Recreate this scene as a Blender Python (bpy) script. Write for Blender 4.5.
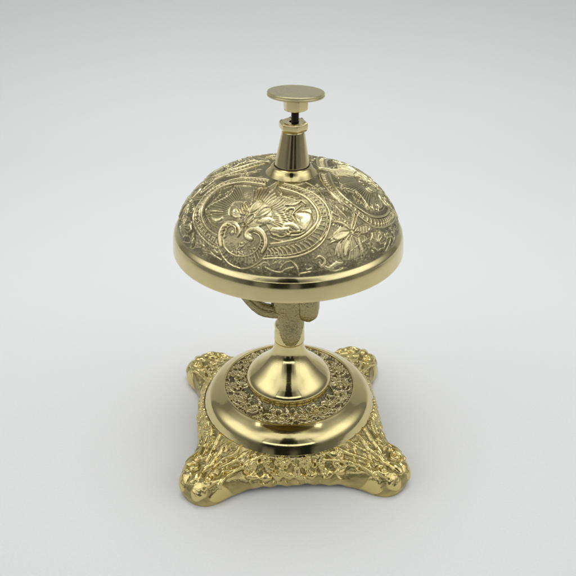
import bpy, math, random
import numpy as np
from mathutils import Vector, Matrix
PI = math.pi
MM = 0.001
sc = bpy.context.scene
for o in list(bpy.data.objects):
    bpy.data.objects.remove(o)

# ------------------------------------------------------------------ camera
cd = bpy.data.cameras.new('camera'); cam = bpy.data.objects.new('camera', cd)
sc.collection.objects.link(cam); sc.camera = cam
cd.sensor_width = 36; cd.lens = 759.25 / 576 * 36
cd.clip_start = 0.01; cd.clip_end = 20
cd.dof.use_dof = True; cd.dof.focus_distance = 0.315; cd.dof.aperture_fstop = 26
pitch, roll = 0.5363, 0.0089
fw = Vector((0, math.cos(pitch), -math.sin(pitch))); up = Vector((0, math.sin(pitch), math.cos(pitch))); rt = Vector((1, 0, 0))
R = Matrix((rt, up, -fw)).transposed() @ Matrix.Rotation(roll, 3, 'Z')
cam.matrix_world = Matrix.Translation((-0.00077, -0.26572, 0.23055)) @ R.to_4x4()

# ------------------------------------------------------------------ exposure, surroundings, lamps
sc.view_settings.view_transform = 'Standard'; sc.view_settings.look = 'None'
sc.view_settings.exposure = 0.0; sc.view_settings.gamma = 1.0
W = bpy.data.worlds.new('World'); sc.world = W; W.use_nodes = True
nt = W.node_tree; N = nt.nodes; L = nt.links
for n in list(N): N.remove(n)
def nd(t, **k):
    n = N.new(t)
    for a, b in k.items(): setattr(n, a, b)
    return n
def mth(op, a, b=None, c=None, clamp=False):
    n = N.new('ShaderNodeMath'); n.operation = op; n.use_clamp = clamp
    for i, v in enumerate((a, b, c)):
        if v is None: continue
        if isinstance(v, (int, float)): n.inputs[i].default_value = v
        else: L.new(v, n.inputs[i])
    return n.outputs[0]
def sstep(v, e0, e1):      # smooth 0..1 ramp of v between e0 and e1
    n = N.new('ShaderNodeMapRange'); n.interpolation_type = 'SMOOTHSTEP'
    L.new(v, n.inputs[0]); n.inputs[1].default_value = min(e0, e1); n.inputs[2].default_value = max(e0, e1)
    n.inputs[3].default_value = 0 if e0 < e1 else 1; n.inputs[4].default_value = 1 if e0 < e1 else 0
    return n.outputs[0]
def box(v, a, b, s):       # 1 inside [a, b], soft edge s
    return mth('MULTIPLY', sstep(v, a - s, a + s), sstep(v, b + s, b - s))
tc = nd('ShaderNodeTexCoord'); sep = nd('ShaderNodeSeparateXYZ'); L.new(tc.outputs['Generated'], sep.inputs[0])
x, y, z = sep.outputs
az = mth('MULTIPLY', mth('ARCTAN2', x, mth('MULTIPLY', y, -1.0)), 180 / PI)      # 0 = towards the photographer
el = mth('MULTIPLY', mth('ARCSINE', z), 180 / PI)
# bright white tent: brighter panels left and right, darker room seen through its open front
val = mth('ADD', 0.235, mth('MULTIPLY', box(mth('ABSOLUTE', az), 34, 104, 17), mth('MULTIPLY', box(el, 20, 56, 15), 1.25)))
val = mth('ADD', val, mth('MULTIPLY', box(mth('ABSOLUTE', az), 0, 60, 16), mth('MULTIPLY', box(el, 56, 86, 8), 0.9)))
val = mth('ADD', val, mth('MULTIPLY', box(mth('ABSOLUTE', az), 0, 34, 4), mth('MULTIPLY', box(el, 19, 27, 1.5), 1.5)))
things = 0.0
for a0, a1, w_ in ((-80, -50, .75), (-31, -17, .95), (2, 11, .8), (27, 36, .7), (62, 84, .8)):      # light and dark things seen through the open front
    things = mth('ADD', things, mth('MULTIPLY', box(az, a0, a1, 2.5), w_))
things = mth('MULTIPLY', things, box(el, -60, 5, 3))
opening = mth('MULTIPLY', mth('MULTIPLY', mth('MULTIPLY_ADD', box(az, -34, 34, 8), .6, mth('MULTIPLY', box(az, -62, 62, 12), .4)), box(el, -60, 18, 2)), mth('SUBTRACT', 1.0, things))
phone = mth('MULTIPLY', box(az, -12, 12, 1.2), box(el, 27, 64, 1.5))
seam = mth('MULTIPLY', box(mth('ABSOLUTE', az), 33, 35, .6), box(el, 10, 52, 2))
dark = mth('MAXIMUM', mth('MULTIPLY', opening, .93), mth('MAXIMUM', mth('MULTIPLY', phone, .95), mth('MULTIPLY', seam, .7)))
back = sstep(y, -0.15, 0.25)
val = mth('MULTIPLY', val, mth('SUBTRACT', 1.0, dark))
val = mth('MULTIPLY', val, mth('SUBTRACT', 1.0, mth('MULTIPLY', sstep(el, 55, 80), 0.0)))
comb = nd('ShaderNodeVectorMath', operation='SCALE'); comb.inputs[0].default_value = (0.975, 0.99, 0.995); L.new(val, comb.inputs[3])
bg = nd('ShaderNodeBackground'); L.new(comb.outputs[0], bg.inputs[0]); bg.inputs[1].default_value = 1.0
out = nd('ShaderNodeOutputWorld'); L.new(bg.outputs[0], out.inputs[0])

def area(name, loc, target, sx, sy, power, col=(1, 1, 1), spread=180):
    d = bpy.data.lights.new(name, 'AREA'); d.shape = 'RECTANGLE'; d.size = sx; d.size_y = sy; d.energy = power; d.color = col; d.spread = math.radians(spread)
    o = bpy.data.objects.new(name, d); sc.collection.objects.link(o); o.location = loc
    o.rotation_euler = (Vector(target) - Vector(loc)).to_track_quat('-Z', 'Y').to_euler(); return o
area('overhead_softbox', (0.0, 0.12, 0.70), (0, 0.12 - 0.001, 0), 0.60, 0.30, 0.62, spread=88)
area('side_softbox', (-0.50, -0.12, 0.42), (0, 0, 0.08), 0.30, 0.34, 0.05)
area('side_softbox', (0.52, -0.14, 0.42), (0, 0, 0.08), 0.30, 0.34, 0.05)

# ------------------------------------------------------------------ helpers
def mesh_obj(name, V, F, mat, parent=None, attr=None, normals=None, smooth=True):
    me = bpy.data.meshes.new(name)
    V = np.asarray(V, np.float32) * MM; F = np.asarray(F, np.int32)
    me.vertices.add(len(V)); me.vertices.foreach_set('co', V.ravel())
    me.loops.add(F.size); me.loops.foreach_set('vertex_index', F.ravel())
    me.polygons.add(len(F)); me.polygons.foreach_set('loop_start', np.arange(0, F.size, F.shape[1], dtype=np.int32))
    me.update(calc_edges=True)
    me.polygons.foreach_set('use_smooth', np.full(len(F), smooth)); me.update()
    if attr is not None:
        a = me.attributes.new('wear_shade', 'FLOAT', 'POINT'); a.data.foreach_set('value', np.asarray(attr, np.float32).ravel())
    if normals is not None:
        me.normals_split_custom_set_from_vertices(np.asarray(normals, np.float32).tolist())
    me.materials.append(mat)
    o = bpy.data.objects.new(name, me); sc.collection.objects.link(o)
    if parent is not None: o.parent = parent
    return o
def grid_faces(nr, nc):                 # rows x closed columns
    i = np.arange(nr - 1)[:, None]; j = np.arange(nc)[None, :]; j2 = (j + 1) % nc
    return np.stack([i * nc + j, i * nc + j2, (i + 1) * nc + j2, (i + 1) * nc + j], -1).reshape(-1, 4)
def grid_normals(P):                    # P: nr x nc x 3, closed columns
    du = np.roll(P, -1, 1) - np.roll(P, 1, 1); dv = np.gradient(P, axis=0)
    n = np.cross(du, dv); n /= np.linalg.norm(n, axis=2, keepdims=True) + 1e-12; return n
def resample(prof, step, chaikin=2):    # rounded profile, (r, z) points
    P = np.array(prof, float)
    for _ in range(chaikin):
        Q = [P[0]]
        for a, b in zip(P[:-1], P[1:]): Q += [a * .75 + b * .25, a * .25 + b * .75]
        Q.append(P[-1]); P = np.array(Q)
    s = np.concatenate([[0], np.cumsum(np.hypot(*np.diff(P, axis=0).T))]); n = max(4, int(s[-1] / step))
    t = np.linspace(0, s[-1], n); return np.c_[np.interp(t, s, P[:, 0]), np.interp(t, s, P[:, 1])]
def lathe(name, prof, mat, parent, xc=0.0, yc=0.0, step=.25, nc=256, chaikin=2, disp=None, lean=0.0, tilt=None):
    """profile runs from the top axis outwards and down; disp(theta, r, z) adds along the normal"""
    p = resample(prof, step, chaikin) if chaikin >= 0 else np.array(prof, float)
    th = np.arange(nc) / nc * 2 * PI
    r = p[:, 0][:, None]; z = p[:, 1][:, None] + 0 * th
    P = np.stack([r * np.cos(th), r * np.sin(th), z], -1)
    if disp is not None:
        n = grid_normals(P); n *= -1 if n[len(p) // 2, 0] @ (P[len(p) // 2, 0] * (1, 1, 0) + (0, 0, 1e-3)) < 0 else 1
        P = P + n * disp(th[None, :] + 0 * r, r + 0 * th, z)[..., None]
    if tilt is not None:                # small tilt about a pivot height
        ax, ay, zp = tilt; P[..., 2] += P[..., 0] * -ax + P[..., 1] * ay; 
    P[..., 0] += xc + lean * (P[..., 2] - p[-1, 1]); P[..., 1] += yc
    return mesh_obj(name, P.reshape(-1, 3), grid_faces(len(p), nc)[:, ::-1], mat, parent)
_rng = np.random.default_rng(11)
def vnoise(x, y, seed=0, z=None):       # cheap smooth value noise on arrays, -1..1
    r = np.random.default_rng(seed); T = r.random((256, 256)) * 2 - 1
    xi = np.floor(x).astype(int); yi = np.floor(y).astype(int); fx = x - xi; fy = y - yi
    fx = fx * fx * (3 - 2 * fx); fy = fy * fy * (3 - 2 * fy)
    g = lambda a, b: T[a % 256, b % 256]
    return (g(xi, yi) * (1 - fx) + g(xi + 1, yi) * fx) * (1 - fy) + (g(xi, yi + 1) * (1 - fx) + g(xi + 1, yi + 1) * fx) * fy
class Relief:                            # raster height map in mm, filled by raised strokes
    def __init__(s, half, px):
        s.h = half; s.px = px; s.n = int(2 * half / px) + 1; s.H = np.zeros((s.n, s.n), np.float32)
        s.c = np.linspace(-half, half, s.n)
    def stroke(s, ws, hgt, pts, sign=1):
        P = np.asarray(pts, float)
        if len(P) < 2: return
        ws = np.interp(np.linspace(0, 1, len(P)), np.linspace(0, 1, len(ws)), ws) if len(ws) > 1 else np.full(len(P), ws[0])
        for a, b, wa, wb in zip(P[:-1], P[1:], ws[:-1], ws[1:]):
            m = max(wa, wb) + s.px
            i0, i1 = np.searchsorted(s.c, [min(a[0], b[0]) - m, max(a[0], b[0]) + m]); j0, j1 = np.searchsorted(s.c, [min(a[1], b[1]) - m, max(a[1], b[1]) + m])
            if i1 <= i0 or j1 <= j0: continue
            X = s.c[i0:i1][:, None]; Y = s.c[j0:j1][None, :]; d = b - a; q = d @ d + 1e-9
            t = np.clip(((X - a[0]) * d[0] + (Y - a[1]) * d[1]) / q, 0, 1)
            D = np.hypot(X - a[0] - t * d[0], Y - a[1] - t * d[1]) / (wa + (wb - wa) * t)
            v = hgt * np.sqrt(np.clip(1 - D * D, 0, 1)); sub = s.H[i0:i1, j0:j1]
            if sign > 0: np.maximum(sub, v, out=sub)
            else: np.minimum(sub, -v, out=sub)
    def plate(s, hgt, pts):              # flat raised area inside a closed outline
        P = np.asarray(pts, float)
        i0, i1 = np.searchsorted(s.c, [P[:, 0].min(), P[:, 0].max()]); j0, j1 = np.searchsorted(s.c, [P[:, 1].min(), P[:, 1].max()])
        X = s.c[i0:i1][:, None]; Y = s.c[j0:j1][None, :]; ins = np.zeros((i1 - i0, j1 - j0), bool)
        for a, b in zip(P, np.roll(P, -1, 0)):
            if a[1] == b[1]: continue
            ins ^= ((a[1] > Y) != (b[1] > Y)) & (X < (b[0] - a[0]) * (Y - a[1]) / (b[1] - a[1]) + a[0])
        sub = s.H[i0:i1, j0:j1]; sub[ins] = np.maximum(sub[ins], hgt)
    def sample(s, x, y):
        fx = np.clip((x + s.h) / s.px, 0, s.n - 1.001); fy = np.clip((y + s.h) / s.px, 0, s.n - 1.001)
        i = fx.astype(int); j = fy.astype(int); a = fx - i; b = fy - j; H = s.H
        return H[i, j] * (1 - a) * (1 - b) + H[i + 1, j] * a * (1 - b) + H[i, j + 1] * (1 - a) * b + H[i + 1, j + 1] * a * b
def blur(H, k=1):
    for _ in range(k):
        H = (np.roll(H, 1, 0) + H * 2 + np.roll(H, -1, 0)) / 4; H = (np.roll(H, 1, 1) + H * 2 + np.roll(H, -1, 1)) / 4
    return H
def catmull(P, closed=False, k=5):
    P = np.asarray(P, float); n = len(P); o = []
    for i in range(n if closed else n - 1):
        g = (lambda q: P[q % n]) if closed else (lambda q: P[min(max(q, 0), n - 1)])
        p0, p1, p2, p3 = g(i - 1), g(i), g(i + 1), g(i + 2)
        for t in np.arange(k) / k: o.append(.5 * (2 * p1 + (p2 - p0) * t + (2 * p0 - 5 * p1 + 4 * p2 - p3) * t * t + (3 * p1 - p0 - 3 * p2 + p3) * t ** 3))
    o.append(P[0] if closed else P[-1]); return np.array(o)

# ------------------------------------------------------------------ materials
def new_mat(name):
    m = bpy.data.materials.new(name); m.use_nodes = True; t = m.node_tree; return m, t, t.nodes['Principled BSDF']
def brass(name, col, rough, bump=0.0, bscale=3000.0, var=0.2, blot=0.06, worn_shade=None, streak=None):
    m, t, b = new_mat(name); Nn = t.nodes.new; Lk = t.links.new
    tcn = Nn('ShaderNodeTexCoord'); b.inputs['Metallic'].default_value = 1.0
    n1 = Nn('ShaderNodeTexNoise'); n1.inputs['Scale'].default_value = 160; n1.inputs['Detail'].default_value = 6; Lk(tcn.outputs['Object'], n1.inputs['Vector'])
    mp = Nn('ShaderNodeMapping'); mp.inputs['Scale'].default_value = streak or (1, 1, 1); Lk(tcn.outputs['Object'], mp.inputs[0])
    n2 = Nn('ShaderNodeTexNoise'); n2.inputs['Scale'].default_value = bscale; n2.inputs['Detail'].default_value = 3; Lk(mp.outputs[0], n2.inputs['Vector'])
    mix = Nn('ShaderNodeMix'); mix.data_type = 'RGBA'; Lk(n1.outputs[0], mix.inputs[0])
    mix.inputs[6].default_value = (*[c * (1 - blot * 2.2) for c in col], 1); mix.inputs[7].default_value = (*[min(1, c * (1 + blot * 2.2)) for c in col], 1)
    col_out = mix.outputs[2]
    rm = Nn('ShaderNodeMapRange'); Lk(n1.outputs[0], rm.inputs[0]); rm.inputs[1].default_value = .3; rm.inputs[2].default_value = .7
    rm.inputs[3].default_value = rough * (1 - var * 2); rm.inputs[4].default_value = rough * (1 + var * 2); rout = rm.outputs[0]
    if worn_shade:                             # old tarnish, deepened with recess shade put into the colour; raised work stays bright
        wcol, wrough = worn_shade
        at = Nn('ShaderNodeAttribute'); at.attribute_name = 'wear_shade'
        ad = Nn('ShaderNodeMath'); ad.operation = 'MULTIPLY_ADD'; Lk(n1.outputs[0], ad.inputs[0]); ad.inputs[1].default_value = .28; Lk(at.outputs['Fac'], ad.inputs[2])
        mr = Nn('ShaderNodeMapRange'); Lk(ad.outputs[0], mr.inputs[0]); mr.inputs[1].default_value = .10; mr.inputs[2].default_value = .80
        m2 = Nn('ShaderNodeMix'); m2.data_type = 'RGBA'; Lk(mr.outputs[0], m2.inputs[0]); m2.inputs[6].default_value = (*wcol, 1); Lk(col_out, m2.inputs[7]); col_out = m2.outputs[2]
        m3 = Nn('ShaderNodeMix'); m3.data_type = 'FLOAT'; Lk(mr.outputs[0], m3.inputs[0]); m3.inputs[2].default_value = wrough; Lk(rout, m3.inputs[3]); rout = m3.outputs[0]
    Lk(col_out, b.inputs['Base Color']); Lk(rout, b.inputs['Roughness'])
    if bump:
        bp = Nn('ShaderNodeBump'); bp.inputs['Strength'].default_value = 1.0; bp.inputs['Distance'].default_value = bump * MM; Lk(n2.outputs[0], bp.inputs['Height']); Lk(bp.outputs[0], b.inputs['Normal'])
    return m
GOLD = (0.68, 0.575, 0.28); 
m_pol = brass('polished_brass', GOLD, 0.095, bump=.010, bscale=900)
m_rim = brass('turned_brass', (0.68, 0.585, 0.305), 0.12, bump=.006, bscale=900, streak=(1, 1, 6))
m_cone = brass('turned_cone_brass', (0.72, 0.60, 0.32), 0.14, bump=.006, bscale=900)
m_btn = brass('brushed_button_brass', (0.60, 0.55, 0.31), 0.30, bump=.006, bscale=500, blot=.09, streak=(1, 14, 1))
m_dome = brass('engraved_antique_brass', (0.72, 0.63, 0.355), 0.22, bump=.035, bscale=2400, worn_shade=((0.165, 0.143, 0.082), .36))
m_cast = brass('cast_gilt_brass', (0.69, 0.565, 0.235), 0.20, bump=.02, bscale=1500, worn_shade=((0.16, 0.13, 0.058), .34))
m_stip = brass('stippled_brass', (0.40, 0.345, 0.17), 0.26, bump=.30, bscale=1300)
m_dark, t_, b_ = new_mat('blackened_steel'); b_.inputs['Base Color'].default_value = (.05, .04, .035, 1); b_.inputs['Metallic'].default_value = .8; b_.inputs['Roughness'].default_value = .45
m_in = brass('dull_brass_inside', (0.34, 0.28, 0.15), 0.45)

# ------------------------------------------------------------------ setting: one seamless white sweep
def paper(name, c0, c1):
    m, t, b = new_mat(name); Nn = t.nodes.new; Lk = t.links.new
    tcn = Nn('ShaderNodeTexCoord'); n = Nn('ShaderNodeTexNoise'); n.inputs['Scale'].default_value = 450; n.inputs['Detail'].default_value = 5; Lk(tcn.outputs['Object'], n.inputs['Vector'])
    n0 = Nn('ShaderNodeTexNoise'); n0.inputs['Scale'].default_value = 7; Lk(tcn.outputs['Object'], n0.inputs['Vector'])
    mx = Nn('ShaderNodeMix'); mx.data_type = 'RGBA'; af = Nn('ShaderNodeMath'); af.operation = 'ADD'; Lk(n0.outputs[0], af.inputs[0]); n2 = Nn('ShaderNodeTexNoise'); n2.inputs['Scale'].default_value = 1100; n2.inputs['Detail'].default_value = 2; Lk(tcn.outputs['Object'], n2.inputs['Vector']); s2 = Nn('ShaderNodeMath'); s2.operation = 'MULTIPLY_ADD'; Lk(n2.outputs[0], s2.inputs[0]); s2.inputs[1].default_value = 2.6; s2.inputs[2].default_value = -1.3; Lk(s2.outputs[0], af.inputs[1]); Lk(af.outputs[0], mx.inputs[0]); mx.inputs[6].default_value = (*c0, 1); mx.inputs[7].default_value = (*c1, 1)
    Lk(mx.outputs[2], b.inputs['Base Color']); b.inputs['Roughness'].default_value = .62; b.inputs['Specular IOR Level'].default_value = .3
    bp = Nn('ShaderNodeBump'); bp.inputs['Strength'].default_value = .5; bp.inputs['Distance'].default_value = .00012; Lk(n.outputs[0], bp.inputs['Height']); Lk(bp.outputs[0], b.inputs['Normal'])
    return m
def sheet(name, pr, mat):
    xs = np.linspace(-700, 700, 15); V = [(xx, yy, zz) for yy, zz in pr for xx in xs]
    F = [(r * 15 + c, r * 15 + c + 1, (r + 1) * 15 + c + 1, (r + 1) * 15 + c) for r in range(len(pr) - 1) for c in range(14)]
    o = mesh_obj(name, V, F, mat); o['kind'] = 'structure'; return o
sheet('backdrop', [(-560, 0), (-450, 0), (-300, 0), (-150, 0), (0, 0), (150, 0), (300, 0), (340, 0)] + [(340 + 120 * math.sin(a), 120 * (1 - math.cos(a))) for a in np.linspace(.08, PI / 2, 22)] + [(460, 400), (460, 620)], paper('white_paper', (.765, .772, .768), (.795, .802, .798)))

# raised work of one third of the dome: [half widths], height, points (mm, along and across the medallion axis)
STROKES = [[[1.0,0.9,0.8,0.75,0.7,0.6],0.75,[[38.79,-4.17],[38.79,-4.17],[38.79,-4.17],[38.8,-4.17],[38.8,-4.16],[38.81,-4.16],[38.81,-4.16]]],
[[0.5,0.7,0.9,1.1,1.25,1.2,1.0,0.7],0.85,[[39.81,-1.3],[39.38,-1.18],[38.67,-1.07],[37.98,-1.16],[37.25,-1.57],[36.63,-2.13],[36.15,-2.75],[35.71,-3.5],[35.4,-4.33],[35.27,-5.09],[35.2,-5.82],[35.31,-6.52],[35.48,-7.18],[35.84,-7.79],[36.28,-8.4],[36.83,-8.87],[37.51,-9.19],[38.35,-9.38],[39.23,-9.41],[40.02,-9.31],[40.88,-9.04],[41.69,-8.71],[42.49,-8.27],[43.4,-7.7],[44.07,-7.3]]],
[[0.45],0.75,[[38.93,-2.55],[38.41,-2.69],[37.67,-2.92],[37.11,-3.27],[36.79,-3.79],[36.43,-4.54],[36.38,-5.17],[36.47,-5.77],[36.9,-6.28],[37.36,-6.7],[37.98,-6.94],[38.89,-7.02],[39.66,-7.08],[40.54,-7.06],[41.31,-7.03],[42.23,-6.78],[42.98,-6.43],[43.92,-5.84],[44.65,-5.08],[45.28,-4.06],[45.83,-2.79],[46.09,-1.53],[46.3,-0.14],[46.17,1.29],[46.01,2.62],[45.62,3.82],[45.14,4.98],[44.58,5.92],[43.93,6.64],[43.14,7.18],[42.46,7.6],[41.73,7.87],[41.05,8.05],[40.34,8.09],[39.72,8.07],[39.16,7.97],[38.71,7.76],[38.1,7.3],[37.7,6.77],[37.32,6.15],[37.15,5.41],[37.13,4.59],[37.24,4.08]]],
[[0.35],0.6,[[42.45,-10.16],[43.22,-9.58],[44.3,-8.74],[45.35,-7.87],[46.21,-7.05],[47.23,-6.12],[47.99,-5.15],[48.64,-4.06],[49.39,-2.8],[49.74,-1.53],[50.05,-0.11],[50.1,1.41],[50.24,2.93],[49.94,4.36],[49.43,5.79],[48.72,7.01],[47.96,8.12],[46.93,9.09],[46.06,9.92],[45.11,10.57],[44.03,11.06],[43.11,11.41],[42.07,11.5],[40.97,11.41],[40.22,11.32]]],
[[0.8,1.1,1.25,1.1,0.9,0.7],0.85,[[39.47,4.24],[39.48,3.61],[39.34,2.68],[39.08,2.0],[38.57,1.69],[37.82,1.58],[37.15,1.73],[36.5,2.22],[35.89,3.0],[35.53,3.85],[35.45,4.77],[35.59,5.82],[35.87,6.77],[36.32,7.62],[36.92,8.41],[37.55,9.03],[38.35,9.54],[39.21,9.91],[40.12,10.15],[41.01,10.15],[41.85,9.97],[42.44,9.83]]],
[[0.9,0.9],0.7,[[38.45,3.04],[38.55,3.24]]],
[[0.32],0.5,[[45.22,-4.51],[46.92,-6.08]]],
[[0.32],0.5,[[45.76,-3.45],[47.92,-4.77]]],
[[0.32],0.5,[[46.13,-2.29],[48.5,-3.35]]],
[[0.32],0.5,[[46.33,-1.05],[49.0,-1.78]]],
[[0.32],0.5,[[46.39,0.24],[49.45,-0.08]]],
[[0.32],0.5,[[46.31,1.55],[49.46,1.6]]],
[[0.32],0.5,[[46.14,2.85],[49.26,3.26]]],
[[0.32],0.5,[[45.73,4.05],[48.69,4.8]]],
[[0.32],0.5,[[45.13,5.11],[48.01,6.23]]],
[[0.32],0.5,[[44.51,6.09],[47.27,7.52]]],
[[0.32],0.5,[[43.9,6.94],[46.16,8.53]]],
[[0.32],0.5,[[43.03,7.55],[44.93,9.31]]],
[[0.32],0.5,[[42.23,8.01],[43.78,9.89]]],
[[0.32],0.5,[[41.38,8.26],[42.44,10.16]]],
[[0.32],0.5,[[40.49,8.29],[41.1,10.17]]],
[[0.32],0.5,[[39.6,8.12],[39.81,9.94]]],
[[0.32],0.5,[[38.84,7.79],[38.57,9.47]]],
[[0.25],1.05,[[36.26,-5.48],[35.82,-7.92]]],
[[0.25],1.05,[[36.86,-6.62],[37.09,-9.51]]],
[[0.25],1.05,[[37.95,-7.2],[38.9,-9.99]]],
[[0.25],1.05,[[39.2,-7.13],[40.68,-9.29]]],
[[0.25],1.05,[[40.39,-6.37],[42.17,-7.45]]],
[[0.4],0.45,[[37.61,-0.68],[37.04,-0.8],[36.21,-0.96],[35.3,-1.02],[34.28,-0.9],[33.17,-0.66],[32.18,-0.46],[31.2,-0.32],[30.38,-0.15],[29.84,-0.03]]],
[[0.4],0.45,[[37.8,0.45],[36.96,0.46],[35.74,0.49],[34.46,0.58],[33.26,0.9],[31.94,1.28],[31.13,1.59]]],
[[0.35],0.35,[[42.65,-3.7],[42.21,-3.17]]],
[[0.35],0.35,[[43.44,-2.32],[43.06,-1.78]]],
[[0.35],0.35,[[44.16,-0.98],[43.98,-0.37]]],
[[0.35],0.35,[[42.22,-0.53],[41.7,-0.07]]],
[[0.35],0.35,[[42.93,0.8],[42.47,1.28]]],
[[0.35],0.35,[[43.57,2.09],[43.29,2.64]]],
[[0.35],0.35,[[41.58,2.45],[41.1,2.9]]],
[[0.35],0.35,[[42.21,3.74],[41.78,4.21]]],
[[0.35],0.35,[[42.89,5.04],[42.52,5.53]]],
[[0.42],0.75,[[30.45,-0.51],[30.15,-0.11],[29.79,0.5],[29.33,1.05],[28.73,1.51],[28.0,1.93],[27.26,2.18],[26.54,2.25],[25.88,2.21],[25.4,2.15],[25.1,2.06],[24.89,1.89],[24.71,1.7],[24.64,1.53],[24.52,1.29],[24.65,1.06],[24.88,0.73],[25.29,0.36],[25.75,0.0],[26.56,-0.22],[27.45,-0.46],[28.21,-0.64],[29.1,-0.62],[29.89,-0.57],[30.45,-0.51]]],
[[0.3,0.5,0.3],0.55,[[29.09,0.11],[28.55,0.32],[27.77,0.61],[27.13,0.91],[26.5,1.09],[25.99,1.29],[25.6,1.39]]],
[[0.42],0.75,[[31.93,2.21],[31.72,2.74],[31.45,3.54],[31.05,4.27],[30.5,4.94],[29.78,5.58],[29.06,6.03],[28.35,6.25],[27.69,6.36],[27.14,6.37],[26.8,6.32],[26.54,6.17],[26.43,6.02],[26.24,5.81],[26.18,5.59],[26.22,5.27],[26.36,4.82],[26.69,4.3],[27.19,3.82],[27.89,3.36],[28.79,2.9],[29.64,2.56],[30.47,2.36],[31.28,2.24],[31.93,2.21]]],
[[0.3,0.5,0.3],0.55,[[30.61,3.22],[30.1,3.58],[29.33,4.09],[28.72,4.57],[28.12,4.92],[27.65,5.27],[27.31,5.49]]],
[[0.42],0.75,[[35.85,-0.89],[35.7,-0.41],[35.28,0.2],[34.84,0.77],[34.26,1.25],[33.53,1.68],[32.9,1.99],[32.3,2.11],[31.76,2.13],[31.24,2.03],[31.01,1.97],[30.78,1.79],[30.69,1.63],[30.62,1.46],[30.59,1.25],[30.64,0.99],[30.9,0.67],[31.26,0.27],[31.78,-0.06],[32.39,-0.39],[33.19,-0.67],[33.94,-0.87],[34.65,-0.94],[35.42,-0.89],[35.85,-0.89]]],
[[0.3,0.5,0.3],0.55,[[34.61,-0.2],[34.19,0.08],[33.51,0.43],[32.89,0.74],[32.29,0.94],[31.82,1.15],[31.48,1.28]]],
[[0.42],0.75,[[30.05,-1.2],[29.67,-1.24],[29.12,-1.29],[28.52,-1.46],[27.98,-1.72],[27.38,-2.1],[26.93,-2.46],[26.56,-2.85],[26.34,-3.25],[26.13,-3.61],[26.11,-3.82],[26.1,-4.0],[26.19,-4.12],[26.28,-4.24],[26.39,-4.34],[26.68,-4.32],[27.01,-4.28],[27.45,-4.17],[27.86,-3.97],[28.32,-3.63],[28.85,-3.15],[29.33,-2.64],[29.65,-2.12],[29.84,-1.6],[30.05,-1.2]]],
[[0.3,0.5,0.3],0.55,[[29.1,-1.91],[28.75,-2.18],[28.28,-2.55],[27.83,-2.9],[27.39,-3.21],[27.06,-3.47],[26.83,-3.65]]],
[[0.5,1.4,1.6,0.9],0.8,[[33.19,4.05],[32.84,4.47],[32.43,5.12],[31.96,5.73],[31.67,6.35],[31.4,7.0],[31.2,7.6],[31.16,8.25],[31.17,8.89],[31.16,9.31]]],
[[0.5,1.0,0.6],0.7,[[31.22,-4.52],[30.78,-5.15],[30.1,-6.1],[29.9,-6.72],[30.35,-6.9],[31.28,-6.79],[31.97,-6.55],[32.47,-5.99],[32.82,-5.25],[33.1,-4.71]]],
[[0.4],0.6,[[32.69,-8.11],[31.95,-8.43],[31.0,-8.83],[30.12,-9.02],[29.39,-8.88],[28.87,-8.44],[28.55,-7.9],[28.68,-7.11],[28.97,-6.19],[29.38,-5.39],[29.94,-4.69],[30.71,-4.03],[31.38,-3.66],[31.93,-3.73],[32.39,-4.09],[32.72,-4.35]]],
[[0.4],0.6,[[27.9,-5.07],[28.59,-4.56],[29.62,-3.8],[30.4,-3.09],[30.94,-2.32],[31.39,-1.5],[31.6,-0.98]]],
[[0.6,0.9,0.6],0.6,[[31.37,-6.03],[31.5,-5.78],[31.61,-5.45],[31.81,-5.03],[32.08,-4.46],[32.35,-3.83],[32.56,-3.38]]],
[[0.3,0.38,0.3],0.5,[[26.68,-4.5],[24.09,-6.29],[21.25,-8.46],[18.04,-11.2]]],
[[0.3,0.38,0.3],0.5,[[26.52,-5.13],[23.96,-7.11],[21.25,-9.42],[18.25,-12.27]]],
[[0.3,0.38,0.3],0.5,[[26.49,-5.74],[24.05,-7.86],[21.37,-10.35],[18.51,-13.34]]],
[[0.3,0.38,0.3],0.5,[[26.5,-6.37],[24.19,-8.58],[21.88,-11.01],[19.31,-13.97]]],
[[0.3,0.38,0.3],0.5,[[26.55,-7.02],[24.7,-9.01],[22.84,-11.21],[20.95,-13.78]]],
[[0.3,0.38,0.3],0.5,[[26.64,-7.67],[25.23,-9.41],[23.79,-11.35],[22.46,-13.52]]],
[[0.3,0.38,0.3],0.5,[[26.85,-8.28],[25.45,-10.18],[24.1,-12.23],[22.88,-14.52]]],
[[0.3,0.38,0.3],0.5,[[27.34,-8.63],[25.79,-10.94],[24.34,-13.4],[22.87,-16.21]]],
[[0.3,0.38,0.3],0.5,[[27.9,-8.82],[26.26,-11.58],[24.72,-14.5],[23.14,-17.85]]],
[[0.3,0.38,0.3],0.5,[[28.46,-8.97],[27.03,-11.8],[25.63,-14.84],[24.26,-18.25]]],
[[0.3,0.38,0.3],0.5,[[29.04,-9.13],[27.82,-12.02],[26.63,-15.1],[25.49,-18.54]]],
[[0.3,0.38,0.3],0.5,[[29.64,-9.32],[28.63,-12.21],[27.64,-15.29],[26.78,-18.66]]],
[[0.3,0.38,0.3],0.5,[[30.25,-9.48],[29.51,-12.28],[28.78,-15.25],[28.19,-18.49]]],
[[0.3,0.38,0.3],0.5,[[30.92,-9.5],[30.36,-12.25],[29.91,-15.12],[29.57,-18.23]]],
[[0.3,0.38,0.3],0.5,[[31.65,-9.18],[31.33,-11.97],[31.01,-14.91],[31.01,-17.99]]],
[[0.3,0.38,0.3],0.5,[[32.35,-8.81],[32.18,-11.69],[32.21,-14.62],[32.38,-17.77]]],
[[0.3,0.38,0.3],0.5,[[32.93,-8.44],[33.1,-11.3],[33.29,-14.29],[33.73,-17.44]]],
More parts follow.
